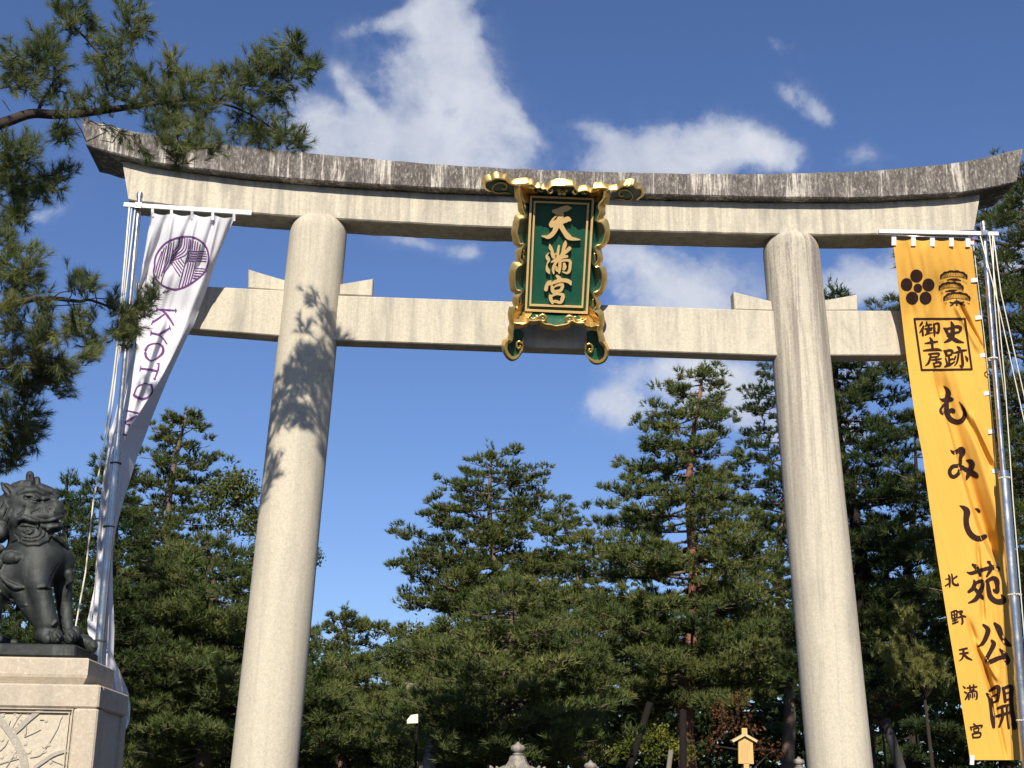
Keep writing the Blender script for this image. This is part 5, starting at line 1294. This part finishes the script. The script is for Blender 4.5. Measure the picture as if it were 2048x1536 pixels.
for pts in ([(205, 245), (240, 265), (262, 272), (287, 301), (305, 312)], [(150, 240), (163, 262), (172, 282)], [(173, 283), (195, 272), (215, 262)], [(180, 240), (200, 252), (222, 250), (250, 268)], [(262, 272), (275, 290), (283, 305)], [(240, 262), (225, 285), (200, 280)], [(370, 240), (330, 262)], [(5, 200), (20, 222)], [(120, 232), (130, 250), (123, 270)],
            [(100, 600), (120, 585), (150, 580)], [(160, 603), (190, 596), (215, 598), (232, 612)], [(63, 599), (100, 612), (140, 610), (175, 607)]):
    twig.tube([at(x, y, Yn(x, y)-.05) for x, y in pts], [.007]*(len(pts)-1)+[.004], 5)
o = twig.build('twigs', M_barknear, near, smooth=True); o['kind'] = 'stuff'
T = []; Ax = []; ti = []
for i, (x, y) in enumerate(blobs):
    n_ = 12 if x > 0 else 9
    c = BPn[i]; ax = axes[i]; ax = np.array(ax/max(ax.length, 1e-3))
    base_t = np.clip(0.42+rb.normal(0, .12)+(0.14 if 600 < y < 790 else 0), 0, 1)
    for k in range(n_):
        off = rb.normal(0, .062, 3)
        T.append(c+off); d = ax*.6+off/.062*.35+np.array([0, 0, .5])+rb.normal(0, .28, 3); Ax.append(d); ti.append(np.clip(base_t+rb.normal(0, .1), 0, 1))
# sparse dry sprays over the top lintel
for (x, y) in ((250, 268), (275, 275), (287, 300), (300, 310), (220, 262), (262, 290), (292, 322), (240, 285)):
    for k in range(3):
        c = np.array(at(x+rb.normal(0, 6), y+rb.normal(0, 6), Yn(x, y))); T.append(c); Ax.append(rb.normal(0, .5, 3)+np.array([.2, 0, -.6])); ti.append(.2)
V, tt = tufts(np.array(T), np.array(Ax), 46, .110, .0048, .70, shoot=.09, tint=np.array(ti), rng=rb)
tri_mesh('needles', V, tt, M_needle, near)['kind'] = 'stuff'
# flat, scaly sprays of a shaded twig seen edge-on
m = MB()
root_ = near.location
m.tube([(root_.x, -4.6, 0), (root_.x+.1, -4.5, 2.5), (root_.x-.1, -4.45, 5.0), (root_.x+.1, -4.4, 7.4), (root_.x+.0, -4.3, 9.5)], [.30, .24, .19, .14, .08], 16)
m.build('trunk', M_bark, near, smooth=True)
# ---------------------------------------------------------------- trees behind the gate
GP = 'pines behind the gate'
def pine(name, label, tx, Y, prof, mat, bark, seed, nlimb=46, dens=1.0, tuftlen=.135, width=.026, nneed=9, group='pines behind the gate', trunk_px=None, droop=0.10, rt=.22, up=.8, clump=1.0, tmean=.5, back=1.0):
    """prof: (y, left x, right x) outline in picture coordinates, top first; grown in 3D around the trunk"""
    rng = np.random.default_rng(seed); R = random.Random(seed)
    ys = [p[0] for p in prof]; 
    zt = at(tx, ys[0], Y).z; zb = max(at(tx, ys[-1], Y).z, 1.2)
    X0 = at(tx, ys[-1], Y).x
    zz = np.array([at(tx, y, Y).z for y in ys])[::-1]
    top_x = at((prof[0][1]+prof[0][2])/2, ys[0], Y).x
    def tr(z):
        t = min(1, max(0, (z-zb)/(zt-zb))); return X0+(top_x-X0)*t**1.5+0.12*math.sin(z*.9+seed)
    XL = np.array([at(p[1], p[0], Y).x for p in prof])[::-1]; XR = np.array([at(p[2], p[0], Y).x for p in prof])[::-1]
    root = empty(name, (X0, Y, 0)); tag(root, label, 'tree', group)
    m = MB(); zs = np.linspace(0, zt-.1, 16)
    m.tube([(tr(z), Y+.06*math.sin(z*1.3+seed), z) for z in zs], [max(.03, rt*(1-(z/zt))**.8+.02) for z in zs], 10)
    m.build('trunk', bark, root, smooth=True)
    limbs = MB(); P = []; A = []; Ti = []
    zlo = min(zb, zt*.9)
    nlimb = int(nlimb*1.3)
    for i in range(nlimb):
        f = (i+.5)/nlimb; z = zt-.15-(zt-zlo)*f**0.92; 
        az = i*2.39996+R.uniform(-.35, .35)
        rl = max(.25, tr(z)-np.interp(z, zz, XL)); rr = max(.25, np.interp(z, zz, XR)-tr(z))
        cx = math.cos(az); rd = (rl+rr)/2*back
        rx = rr if cx > 0 else rl
        L = 1/math.sqrt((cx/rx)**2+(math.sin(az)/rd)**2)*R.uniform(.82, 1.12)
        tc = np.clip(tmean+rng.normal(0, .12), 0, 1)
        pts = []; k = 6; slope = R.uniform(-.10, .20)
        wob = R.uniform(-.3, .3)
        for j in range(k+1):
            t = j/k; aa = az+wob*t*(1-t)
            zz_ = z-droop*L*math.sin(t*2.2)+0.06*L*t*t*up+slope*L*t
            pts.append((tr(z)+L*t*math.cos(aa), Y+L*t*math.sin(aa), zz_))
        r0 = max(.014, .010*L+.014); limbs.tube(pts, [r0*(1-.8*j/k) for j in range(k+1)], 5, caps=False)
        pts = np.array(pts)
        # side twigs carrying pads of shoots
        ns = max(3, int(L*3.4*dens))
        for s_ in range(ns):
            t = .22+.80*(s_+rng.random())/ns; t = min(t, 1)
            q = pts[min(int(t*k), k-1)]+(pts[min(int(t*k)+1, k)]-pts[min(int(t*k), k-1)])*(t*k-int(t*k))
            dirl = pts[min(int(t*k)+1, k)]-pts[max(int(t*k)-1, 0)]; dirl /= np.linalg.norm(dirl)+1e-6
            side = np.array([-dirl[1], dirl[0], 0])*(1 if s_ % 2 else -1)
            sl_ = (0.20+.22*L*(1-.65*t))*rng.uniform(.6, 1.15)
            e_ = q+(side*.8+dirl*.55)*sl_+np.array([0, 0, .10*sl_])
            limbs.tube([q, (q+e_)/2, e_], [.012, .009, .006], 4, caps=False)
            nc = max(1, int(round(sl_/.21*dens*clump)))
            for c_ in range(nc):
                u = (c_+.6+.4*rng.random())/nc
                cc = q+(e_-q)*u+rng.normal(0, .10, 3)
                nt = int(13*rng.uniform(.7, 1.3)); rc = rng.uniform(.13, .24)*(.8+.06*L)
                d = rng.normal(size=(nt, 3)); d[:, 2] = np.abs(d[:, 2])*.9-.25; d /= np.linalg.norm(d, axis=1)[:, None]
                P.append(cc+d*rc*np.array([1.15, 1.15, .72])*(rng.random((nt, 1))**.3)); A.append(d*.8+(side*.2+dirl*.35)+np.array([0, 0, up*.75])+rng.normal(0, .15, (nt, 3)))
                Ti.append(np.clip(tc+rng.normal(0, .07, nt)+rng.normal(0, .11), 0, 1))
    # leading shoots at the top
    c = np.array([tr(zt), Y, zt-.1])+rng.normal(0, 1, (14, 3))*np.array([.08, .08, .12]); P.append(c); A.append(np.tile([0, 0, 1.], (14, 1))+rng.normal(0, .3, (14, 3))); Ti.append(np.full(14, tmean))
    o = limbs.build('limbs', M_barkdark if bark is M_barkdark else M_bark, root, smooth=True); o['kind'] = 'stuff'
    P = np.concatenate(P); A = np.concatenate(A); Ti = np.concatenate(Ti)
    V, tt = tufts(P, A, nneed, tuftlen, width, .75, shoot=tuftlen*.55, tint=Ti, rng=rng)
    o = tri_mesh('crown', V, tt, mat, root); o['kind'] = 'stuff'
    return root, len(V)//3
def broad(name, label, cx, Y, blobs_, mat, seed, trunkpx=None, size=.045, per=9, nper=34, group=None, cat='tree', bark=None, spread=.10):
    """blobs_: (x, y, r px) masses of leaves"""
    rng = np.random.default_rng(seed); s_ = (Y-CAM.y)/2700*1.03
    base = at(cx, 1500, Y); root = empty(name, (base.x, Y, 0)); tag(root, label, cat, group)
    P = []; T = []; m = MB(); bk = bark or M_bark
    top = max(at(b[0], b[1], Y).z for b in blobs_)*.55
    cs = [(at(x, y, Y+rng.normal(0, r*s_*.6)), r) for (x, y, r) in blobs_]
    order = sorted(range(len(cs)), key=lambda q: cs[q][0].z)
    fork = Vector((base.x, Y, max(cs[order[0]][0].z-.9, .3)))
    m.tube([(base.x, Y, 0), (base.x+.05, Y, fork.z*.5), fork], [.14, .11, .08], 8)
    done = [fork]
    for q in order:
        c, r = cs[q]; rr = r*s_
        par = min(done, key=lambda p: (p-c).length+(.6 if p is fork else 0)); md = (par+c)/2+Vector((0, 0, -.06))
        m.tube([par, md, c], [.034, .024, .014], 5); done.append(c)
        n_ = int(nper*(r/20)**1.6)+4
        d = rng.normal(size=(n_, 3)); d /= np.linalg.norm(d, axis=1)[:, None]; rad = rr*(rng.random((n_, 1))**.4)
        pp = np.array(c)+d*rad*np.array([1, 1, .8]); P.append(pp); T.append(np.clip(.5+rng.normal(0, .14)+rng.normal(0, .1, n_), 0, 1))
    m.build('trunk', bk, root, smooth=True)
    V, tt = leaves(np.concatenate(P), per, size, spread, np.concatenate(T), rng)
    o = tri_mesh('crown', V, tt, mat, root, k=4); o['kind'] = 'stuff'
    return root
GP = 'pines behind the gate'
pine('black_pine', 'tall open-crowned pine behind the gate, in the middle of the opening', 995, 22, [(893, 972, 990), (915, 955, 1080), (945, 925, 1098), (962, 905, 1104), (1000, 855, 1106), (1035, 862, 1118), (1075, 822, 1140), (1130, 772, 1165), (1190, 762, 1175), (1250, 752, 1190), (1330, 748, 1230), (1420, 760, 1240)], M_pineA, M_bark, 21, nlimb=66, dens=1.0, droop=.04, up=1.0, clump=1.15)
pine('red_pine', 'tall tapering red pine behind the gate with an orange trunk', 1378, 18, [(726, 1385, 1415), (745, 1352, 1432), (780, 1300, 1440), (830, 1268, 1452), (880, 1245, 1466), (930, 1248, 1470), (985, 1207, 1482), (1040, 1228, 1492), (1090, 1150, 1520), (1150, 1120, 1560), (1250, 1100, 1600), (1350, 1070, 1620), (1400, 1100, 1600)], M_pineB, M_barkred, 33, nlimb=84, dens=1.05, droop=.09, tuftlen=.16, rt=.26, tmean=.55)
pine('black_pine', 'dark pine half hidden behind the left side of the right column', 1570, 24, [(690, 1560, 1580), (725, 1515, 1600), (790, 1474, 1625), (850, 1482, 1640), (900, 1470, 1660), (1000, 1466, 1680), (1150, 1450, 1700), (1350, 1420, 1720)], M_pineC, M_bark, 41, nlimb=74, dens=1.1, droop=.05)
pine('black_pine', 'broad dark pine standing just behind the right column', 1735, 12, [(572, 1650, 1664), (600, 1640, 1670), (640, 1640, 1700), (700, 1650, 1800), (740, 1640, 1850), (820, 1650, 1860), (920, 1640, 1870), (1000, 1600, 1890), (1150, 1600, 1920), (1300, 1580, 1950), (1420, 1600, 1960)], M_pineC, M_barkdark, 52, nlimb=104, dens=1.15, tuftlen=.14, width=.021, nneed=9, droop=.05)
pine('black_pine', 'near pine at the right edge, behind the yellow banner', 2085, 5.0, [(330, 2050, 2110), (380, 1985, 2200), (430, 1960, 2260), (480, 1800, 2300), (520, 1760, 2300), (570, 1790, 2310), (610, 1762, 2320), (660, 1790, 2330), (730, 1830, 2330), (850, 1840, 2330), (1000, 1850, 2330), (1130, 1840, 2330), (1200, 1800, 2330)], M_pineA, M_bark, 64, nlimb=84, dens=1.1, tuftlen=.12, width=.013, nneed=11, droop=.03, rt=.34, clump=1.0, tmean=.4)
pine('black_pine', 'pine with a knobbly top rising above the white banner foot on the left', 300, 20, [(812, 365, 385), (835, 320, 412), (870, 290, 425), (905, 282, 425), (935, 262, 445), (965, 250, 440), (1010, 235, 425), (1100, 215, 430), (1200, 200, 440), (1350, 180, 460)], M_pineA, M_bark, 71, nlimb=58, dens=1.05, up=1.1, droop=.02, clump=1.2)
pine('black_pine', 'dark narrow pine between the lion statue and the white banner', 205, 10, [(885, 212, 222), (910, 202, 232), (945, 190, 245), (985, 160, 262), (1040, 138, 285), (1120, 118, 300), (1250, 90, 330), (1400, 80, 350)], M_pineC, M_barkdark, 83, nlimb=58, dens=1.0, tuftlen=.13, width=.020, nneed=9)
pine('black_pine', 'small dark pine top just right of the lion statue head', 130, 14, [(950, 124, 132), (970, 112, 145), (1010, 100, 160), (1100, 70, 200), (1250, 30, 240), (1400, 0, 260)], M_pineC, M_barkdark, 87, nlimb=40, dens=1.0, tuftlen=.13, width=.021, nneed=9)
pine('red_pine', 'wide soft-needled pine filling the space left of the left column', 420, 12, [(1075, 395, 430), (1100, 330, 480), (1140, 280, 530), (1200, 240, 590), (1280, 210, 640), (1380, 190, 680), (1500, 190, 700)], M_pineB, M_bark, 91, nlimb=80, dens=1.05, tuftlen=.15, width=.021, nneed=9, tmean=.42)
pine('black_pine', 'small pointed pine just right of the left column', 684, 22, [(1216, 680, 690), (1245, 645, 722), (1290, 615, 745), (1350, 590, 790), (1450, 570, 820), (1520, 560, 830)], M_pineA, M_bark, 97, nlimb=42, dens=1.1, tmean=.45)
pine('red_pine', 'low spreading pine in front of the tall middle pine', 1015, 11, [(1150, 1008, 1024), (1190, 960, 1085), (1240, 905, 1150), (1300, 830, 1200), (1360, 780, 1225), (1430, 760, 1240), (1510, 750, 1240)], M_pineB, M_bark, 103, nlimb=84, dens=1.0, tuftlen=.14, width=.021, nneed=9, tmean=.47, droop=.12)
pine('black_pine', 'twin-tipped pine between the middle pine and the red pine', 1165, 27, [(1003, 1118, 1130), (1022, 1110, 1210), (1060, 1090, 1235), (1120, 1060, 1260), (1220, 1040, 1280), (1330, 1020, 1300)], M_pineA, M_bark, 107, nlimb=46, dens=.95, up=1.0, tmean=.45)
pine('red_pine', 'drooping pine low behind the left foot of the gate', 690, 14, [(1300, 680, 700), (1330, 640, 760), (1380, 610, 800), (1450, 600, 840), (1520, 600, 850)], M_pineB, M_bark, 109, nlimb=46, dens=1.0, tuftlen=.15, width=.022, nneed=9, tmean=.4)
for k, (x, Y, pr, lb) in enumerate([
 (560, 34, [(1290, 555, 570), (1340, 480, 650), (1420, 430, 700), (1530, 420, 720)], 'far dark pine seen low behind the left column'),
 (860, 33, [(1310, 850, 870), (1360, 780, 950), (1440, 740, 1000), (1530, 730, 1010)], 'far dark pine low under the middle pine'),
 (1260, 32, [(1240, 1250, 1270), (1300, 1170, 1350), (1400, 1130, 1400), (1530, 1110, 1420)], 'far dark pine low behind the red pine'),
 (1480, 33, [(1200, 1470, 1490), (1280, 1390, 1570), (1400, 1350, 1620), (1530, 1340, 1640)], 'far dark pine behind the wooden notice board'),
 (1830, 26, [(830, 1820, 1840), (950, 1740, 1920), (1100, 1690, 1980), (1300, 1660, 2020), (1530, 1650, 2040)], 'far dark pine between the right column and yellow banner'),
 (2010, 24, [(820, 2000, 2020), (950, 1930, 2100), (1100, 1880, 2150), (1300, 1840, 2180), (1530, 1830, 2200)], 'far dark pine beyond the steel pole on the right'),
 (40, 22, [(1160, 30, 50), (1250, -60, 130), (1350, -100, 180), (1530, -110, 220)], 'far dark pine seen under the lion statue belly'),
 (330, 30, [(1040, 320, 340), (1120, 250, 420), (1250, 200, 470), (1400, 170, 500), (1530, 160, 510)], 'far dark pine beyond the white banner')]):
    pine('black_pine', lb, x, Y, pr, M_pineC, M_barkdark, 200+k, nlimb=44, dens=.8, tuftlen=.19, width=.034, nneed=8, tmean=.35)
broad('broadleaf_tree', 'yellow-green broadleaf tree left of the left column', 470, 15, [(455, 965, 26), (480, 960, 24), (430, 985, 24), (500, 990, 22), (470, 1000, 26), (425, 1020, 20), (505, 1030, 20), (520, 1060, 20), (490, 1050, 22), (450, 1045, 18), (535, 1090, 22), (510, 1110, 22), (540, 1130, 24), (520, 1160, 26), (490, 1140, 20), (545, 1180, 26)], M_leaf, 301)
broad('broadleaf_tree', 'round broadleaf tree showing at the right edge of the left column', 600, 24, [(620, 1105, 24), (600, 1090, 26), (590, 1120, 30), (628, 1120, 12), (560, 1110, 30), (575, 1150, 34)], M_leaf, 302)
broad('broadleaf_tree', 'dull olive broadleaf tree in front of the small pines, left of centre', 800, 16, [(800, 1290, 26), (840, 1270, 26), (870, 1300, 28), (820, 1330, 30), (860, 1345, 26), (780, 1330, 24), (900, 1270, 24), (880, 1380, 28), (830, 1390, 28), (780, 1400, 26), (740, 1430, 26), (850, 1440, 24)], M_leaf, 303, size=.04)
broad('shrub', 'sunlit yellow-green shrub low under the red pine', 1290, 16, [(1290, 1480, 22), (1320, 1470, 20), (1265, 1490, 20), (1345, 1490, 22), (1300, 1510, 24), (1370, 1505, 18), (1240, 1500, 16)], M_lime, 304, cat='shrub', bark=M_barkdark, per=7, size=.04)
broad('maple_tree', 'rusty autumn maple low in the shade behind the notice board', 1450, 14, [(1440, 1425, 20), (1470, 1440, 22), (1500, 1460, 20), (1450, 1460, 22), (1520, 1490, 18), (1480, 1400, 16), (1420, 1490, 14), (1545, 1500, 16)], M_autumn, 305, bark=M_barkdark, per=6, nper=16, size=.04)
broad('maple_tree', 'bare twiggy maple with few reddish leaves right of the right column', 1770, 6, [(1765, 1385, 14), (1750, 1400, 12), (1785, 1405, 12), (1765, 1460, 12), (1755, 1440, 10)], M_autumn, 306, bark=M_barkdark, per=4, nper=7, size=.032, spread=.07)
# one sunlit branch of pine in front of the dark trees by the yellow banner
rng = np.random.default_rng(77); P = []; A = []
br = empty('young_pine', (at(1860, 1500, 6.0).x, 6.0, 0)); tag(br, 'young bright pine branch sunlit against dark trees beside the yellow banner', 'tree')
m = MB(); fk = at(1850, 1400, 6.0); m.tube([(br.location.x, 6.0, 0), (fk.x+.05, 6.0, fk.z*.6), fk], [.05, .04, .025], 8)
for (x, y) in ((1758, 1295), (1775, 1305), (1790, 1300), (1795, 1275), (1800, 1320), (1815, 1310), (1785, 1345), (1795, 1340), (1830, 1325), (1845, 1315), (1855, 1335), (1870, 1325), (1885, 1335), (1890, 1350), (1865, 1350), (1840, 1345), (1825, 1360), (1820, 1375), (1850, 1360), (1810, 1225), (1825, 1240), (1832, 1255), (1815, 1245), (1805, 1290), (1835, 1300), (1778, 1325)):
    c = at(x, y, 6.0+rng.normal(0, .15)); m.tube([fk, (fk+c)/2+Vector((0, 0, .04)), c], [.014, .010, .005], 5)
    for k in range(15): P.append(np.array(c)+rng.normal(0, .075, 3)); A.append(rng.normal(0, .5, 3)+np.array([0, 0, .7]))
o = m.build('trunk', M_barkdark, br, smooth=True)
V, tt = tufts(np.array(P), np.array(A), 26, .12, .0085, .7, shoot=.06, tint=np.clip(rng.normal(.95, .08, len(P)), 0, 1), rng=rng)
tri_mesh('needles', V, tt, M_pineB, br)['kind'] = 'stuff'

# wood beyond the pines; unseen sides and rear added to block sky light
rng = np.random.default_rng(400); P = []; T = []
for a in np.linspace(0, 2*math.pi, 900, endpoint=False):
    R_ = 62+6*math.sin(a*5)+rng.normal(0, 2.0); x, y = R_*math.sin(a), R_*math.cos(a)-4
    a_ = (a+math.pi) % (2*math.pi)-math.pi
    h = 6.4 if abs(a_+.115) < .11 else 9.5 if -.02 < a_ < .15 else 13.5 if 0 < a_ < .6 else 10.5
    h += 1.2*math.sin(a*17)+.8*math.sin(a*41+1)
    n_ = 30; z = rng.random(n_)**1.15*h
    P.append(np.c_[x+rng.normal(0, .9, n_), y+rng.normal(0, 1.6, n_), z]); T.append(np.clip(rng.normal(.38, .12)+rng.normal(0, .08, n_), 0, 1))
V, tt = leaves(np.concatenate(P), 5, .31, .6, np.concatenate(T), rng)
o = tri_mesh('woodland_light_block', V, tt, M_pineC, None, k=4); tag(o, 'dark wood beyond the pines, its unseen sides and rear added to block sky light', 'wood', kind='stuff')
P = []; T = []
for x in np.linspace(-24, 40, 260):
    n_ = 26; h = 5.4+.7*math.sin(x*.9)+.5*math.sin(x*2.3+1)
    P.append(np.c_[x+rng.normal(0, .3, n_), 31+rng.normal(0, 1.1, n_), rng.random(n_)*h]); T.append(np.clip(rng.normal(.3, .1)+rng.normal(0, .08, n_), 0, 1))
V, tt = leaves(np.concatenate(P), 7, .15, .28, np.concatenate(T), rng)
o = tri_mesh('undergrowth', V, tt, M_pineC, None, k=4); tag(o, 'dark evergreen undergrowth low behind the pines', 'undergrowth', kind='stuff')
# ---------------------------------------------------------------- lanterns, notice board, props seen low between the trees
def lantern(px, py_top, Y, w_px, label, mat=M_lantern, name='stone_lantern'):
    s_ = 1/ (2700/(Y-CAM.y)/1.03)
    top = at(px, py_top, Y); w = w_px*s_/2
    root = empty(name, (top.x, Y, 0)); tag(root, label, 'stone lantern', 'stone lanterns'); c = (top.x, Y, 0)
    zt = top.z; q = w/0.6
    m = MB(); m.lathe((c[0], c[1], zt-.30*q), [(.08*q, 0), (.115*q, .015*q), (.12*q, .04*q), (.09*q, .055*q), (.10*q, .075*q), (.15*q, .10*q), (.165*q, .16*q), (.135*q, .215*q), (.07*q, .235*q), (.035*q, .27*q), (.004, .30*q)], 24)
    m.build('finial', mat, root, smooth=True, angle=50)
    zr = zt-.30*q; m = MB(); rings = []
    for r, z in ((.14, 0), (.19, -.03), (.215, -.12), (.27, -.20), (.40, -.28), (.585, -.325)):
        rings.append([(c[0]+r*q*math.cos(math.pi/3*k+.25), Y+r*q*math.sin(math.pi/3*k+.25), zr+z*q) for k in range(6)])
    rings.append([(p[0], p[1], p[2]-.06*q) for p in rings[-1]]); rings = rings[::-1]
    m.loft(rings); roof = m.build('roof', mat, root)
    for k in range(6):
        a = math.pi/3*k+.25; P = [(c[0]+r*q*math.cos(a), Y+r*q*math.sin(a), zr+z*q) for r, z in ((.30, -.235), (.45, -.31), (.56, -.325), (.62, -.27), (.64, -.225))]
        m = MB(); m.tube(P, [.03*q, .035*q, .045*q, .045*q, .02*q], 7); m.build('roof_scroll', mat, roof, smooth=True)
    z = zr-.385*q; m = MB(); m.lathe((c[0], Y, z-.34*q), [(.24*q, 0), (.24*q, .34*q)], 6, rot=.25); m.build('fire_box', mat, root)
    m = MB(); m.lathe((c[0], Y, z-.50*q), [(.20*q, 0), (.42*q, .08*q), (.42*q, .155*q)], 6, rot=.25); m.build('platform', mat, root)
    m = MB(); zz = z-.50*q; m.lathe((c[0], Y, .18), [(.22*q, 0), (.17*q, .1), (.15*q, (zz-.18)/2), (.19*q, (zz-.18)/2+.04), (.15*q, (zz-.18)/2+.08), (.18*q, zz-.18)], 24); m.build('shaft', mat, root, smooth=True, angle=40)
    m = MB(); m.lathe((c[0], Y, 0), [(.55*q, 0), (.5*q, .12), (.3*q, .18)], 6, rot=.25); m.build('base', mat, root)
lantern(1036, 1483, 5.0, 102, 'stone lantern with curled roof corners low in the middle opening')
lantern(1181, 1520, 5.6, 90, 'small weathered stone lantern top right of the larger lantern')
lantern(1597, 1513, 5.2, 80, 'mossy stone lantern cap partly behind the right column')
# wooden notice board with a little gabled roof
YN = 3.0
def zn(x, y): return 1200+x/3.413, 1150+y/3.413
nb = empty('notice_board', (at(1493, 1500, YN).x, YN, 0)); tag(nb, 'pale wooden notice board with a small gabled roof', 'notice board')
P = [at(*zn(x, y), YN) for x, y in ((945, 1130), (990, 1105), (1042, 1130), (1050, 1290), (946, 1287))]
m = MB(); m.loft([[p for p in P], [p+Vector((0, .045, 0)) for p in P]]); m.build('board', M_wood, nb)
a = at(*zn(910, 1143), YN-.05); b = at(*zn(990, 1098), YN-.05); c = at(*zn(1070, 1143), YN-.05)
for p, q in ((a, b), (b, c)):
    d = (q-p).normalized(); nrm = Vector((-d.z, 0, d.x)); 
    if nrm.z < 0: nrm = -nrm
    m = MB(); ring = lambda o_: [o_, o_+nrm*.035, o_+nrm*.035+Vector((0, .16, 0)), o_+Vector((0, .16, 0))]
    m.loft([ring(p), ring(q)]); m.build('roof_board', M_woodroof, nb)
pc = at(*zn(998, 1280), YN+.022)
m = MB(); m.box((pc.x-.04, YN+.05, 0), (pc.x+.04, YN+.11, pc.z+.5)); m.build('post', M_wood, nb)
pc2 = at(*zn(998, 1300), YN+.02); m = MB(); m.box((pc2.x-.04, YN-.0, 0), (pc2.x+.04, YN+.04, at(*zn(998, 1286), YN).z)); m.build('front_post', M_wood, nb)
M_ink = plain('faded_ink', (0.30, 0.20, 0.10), .8)
m = MB(); rr = random.Random(4); k = 0
for (x, y0, y1, w_) in ((1020, 1145, 1188, 6), (1006, 1150, 1270, 2.4), (996, 1135, 1265, 2.4), (985, 1140, 1272, 2.4), (975, 1150, 1262, 2.4), (965, 1145, 1240, 2.4)):
    y = y0
    while y < y1:
        h_ = w_*1.1; 
        for dx, dy, ww in ((0, 0, w_), (0, h_*.45, w_*.8)):
            stroke(m, [(x-w_*.5, y+dy, 1.2), (x+w_*.5, y+dy, 1.2)], lambda X, Y_, o_: at(*zn(X, Y_), YN-.004), 0.0, step=4, cap=False)
        stroke(m, [(x, y-h_*.2, 1.0), (x, y+h_*.8, 1.0)], lambda X, Y_, o_: at(*zn(X, Y_), YN-.005), 0.0, step=4, cap=False)
        y += w_*2.2 if w_ > 4 else w_*2.6
m.build('lettering', M_ink, nb)['kind'] = 'stuff'
# props that hold the low limbs, a grey trunk, and the tip of a smaller stone gate
def prop(p0, p1, Y, r, label, name='wooden_prop', mat=M_post, cat='prop'):
    gr = 'wooden props under the red pine' if cat == 'prop' else 'bare trunks between the trees'
    a = at(*p0, Y); b = at(*p1, Y); d = b-a; g_ = a+d*((0-a.z)/d.z)
    m = MB(); m.tube([g_, (g_+a)/2, a], [r*1.1, r*1.05, r], 10); o = m.build(name, mat, None, smooth=True, origin=g_); tag(o, label, cat, gr); return o
prop((1300, 1405), (1262, 1525), 12, .075, 'leaning dark wooden prop under the red pine')
prop((1366, 1420), (1366, 1530), 12, .08, 'upright dark wooden prop under the red pine')
prop((862, 1462), (858, 1530), 10, .12, 'mottled grey tree trunk left of the stone lantern', 'bare_trunk', plain('mottled_trunk', (.22, .20, .17), .9, 0, .6, 12, .02), 'tree trunk')
prop((1342, 1500), (1338, 1532), 13, .055, 'pale slim tree trunk under the yellow-green shrub', 'bare_trunk', plain('pale_trunk', (.16, .14, .11), .9, 0, .4, 12, .02), 'tree trunk')
prop((1770, 1440), (1800, 1532), 7, .09, 'mottled bare trunk right of the right column', 'bare_trunk', plain('lichened_trunk', (.05, .045, .04), .9, 0, .6, 12, .02), 'tree trunk')
# inner gate glimpsed through the leaves
ig = empty('stone_gate', (at(880, 1500, 11.4).x, 11.4, 0)); tag(ig, 'smaller stone gate glimpsed through leaves behind, left of centre', 'gate')
YG = 11.4
a0 = at(787, 1360, YG); a1 = at(960, 1400, YG)
m = MB(); L_ = [(787, 1360, 1376), (820, 1366, 1380), (880, 1372, 1386), (960, 1376, 1390), (1040, 1374, 1388), (1100, 1364, 1380)]
rings = []
for x, y0, y1 in L_:
    t_ = at(x, y0, YG-.2); b_ = at(x+(6 if x < 800 else 0), y1, YG-.2)
    rings.append([(b_.x, YG-.2, b_.z), (t_.x, YG-.2, t_.z), (t_.x, YG+.2, t_.z), (b_.x, YG+.2, b_.z)])
m.loft(rings); m.build('top_lintel', M_lantern, ig)
p_ = at(818, 1387, YG); q_ = at(1080, 1398, YG); m = MB(); m.box((p_.x, YG-.12, p_.z-.22), (q_.x, YG+.12, p_.z)); m.build('tie_beam', M_lantern, ig)
for x in (858, 1040):
    c = at(x, 1400, YG); m = MB(); m.tube([(c.x, YG, 0), (c.x, YG, p_.z+.25)], [.2, .18], 20); m.build('column', M_lantern, ig, smooth=True, angle=50)
# small white lamp box on a pole
lb = empty('lamp_box', (at(830, 1500, 8).x, 8, 0)); tag(lb, 'small cream lamp box on a thin pole among leaves', 'lamp')
P = [at(x, y, 8) for x, y in ((822, 1430), (836, 1428), (836, 1446), (814, 1447), (814, 1440))]
m = MB(); m.loft([[p for p in P], [p+Vector((0, .16, 0)) for p in P]]); m.build('housing', plain('cream_paint', (.72, .68, .52), .5), lb)
c = at(834, 1445, 8); m = MB(); m.tube([(c.x, 8.08, 0), (c.x, 8.08, c.z)], [.025, .02], 8); m.build('pole', M_post, lb)
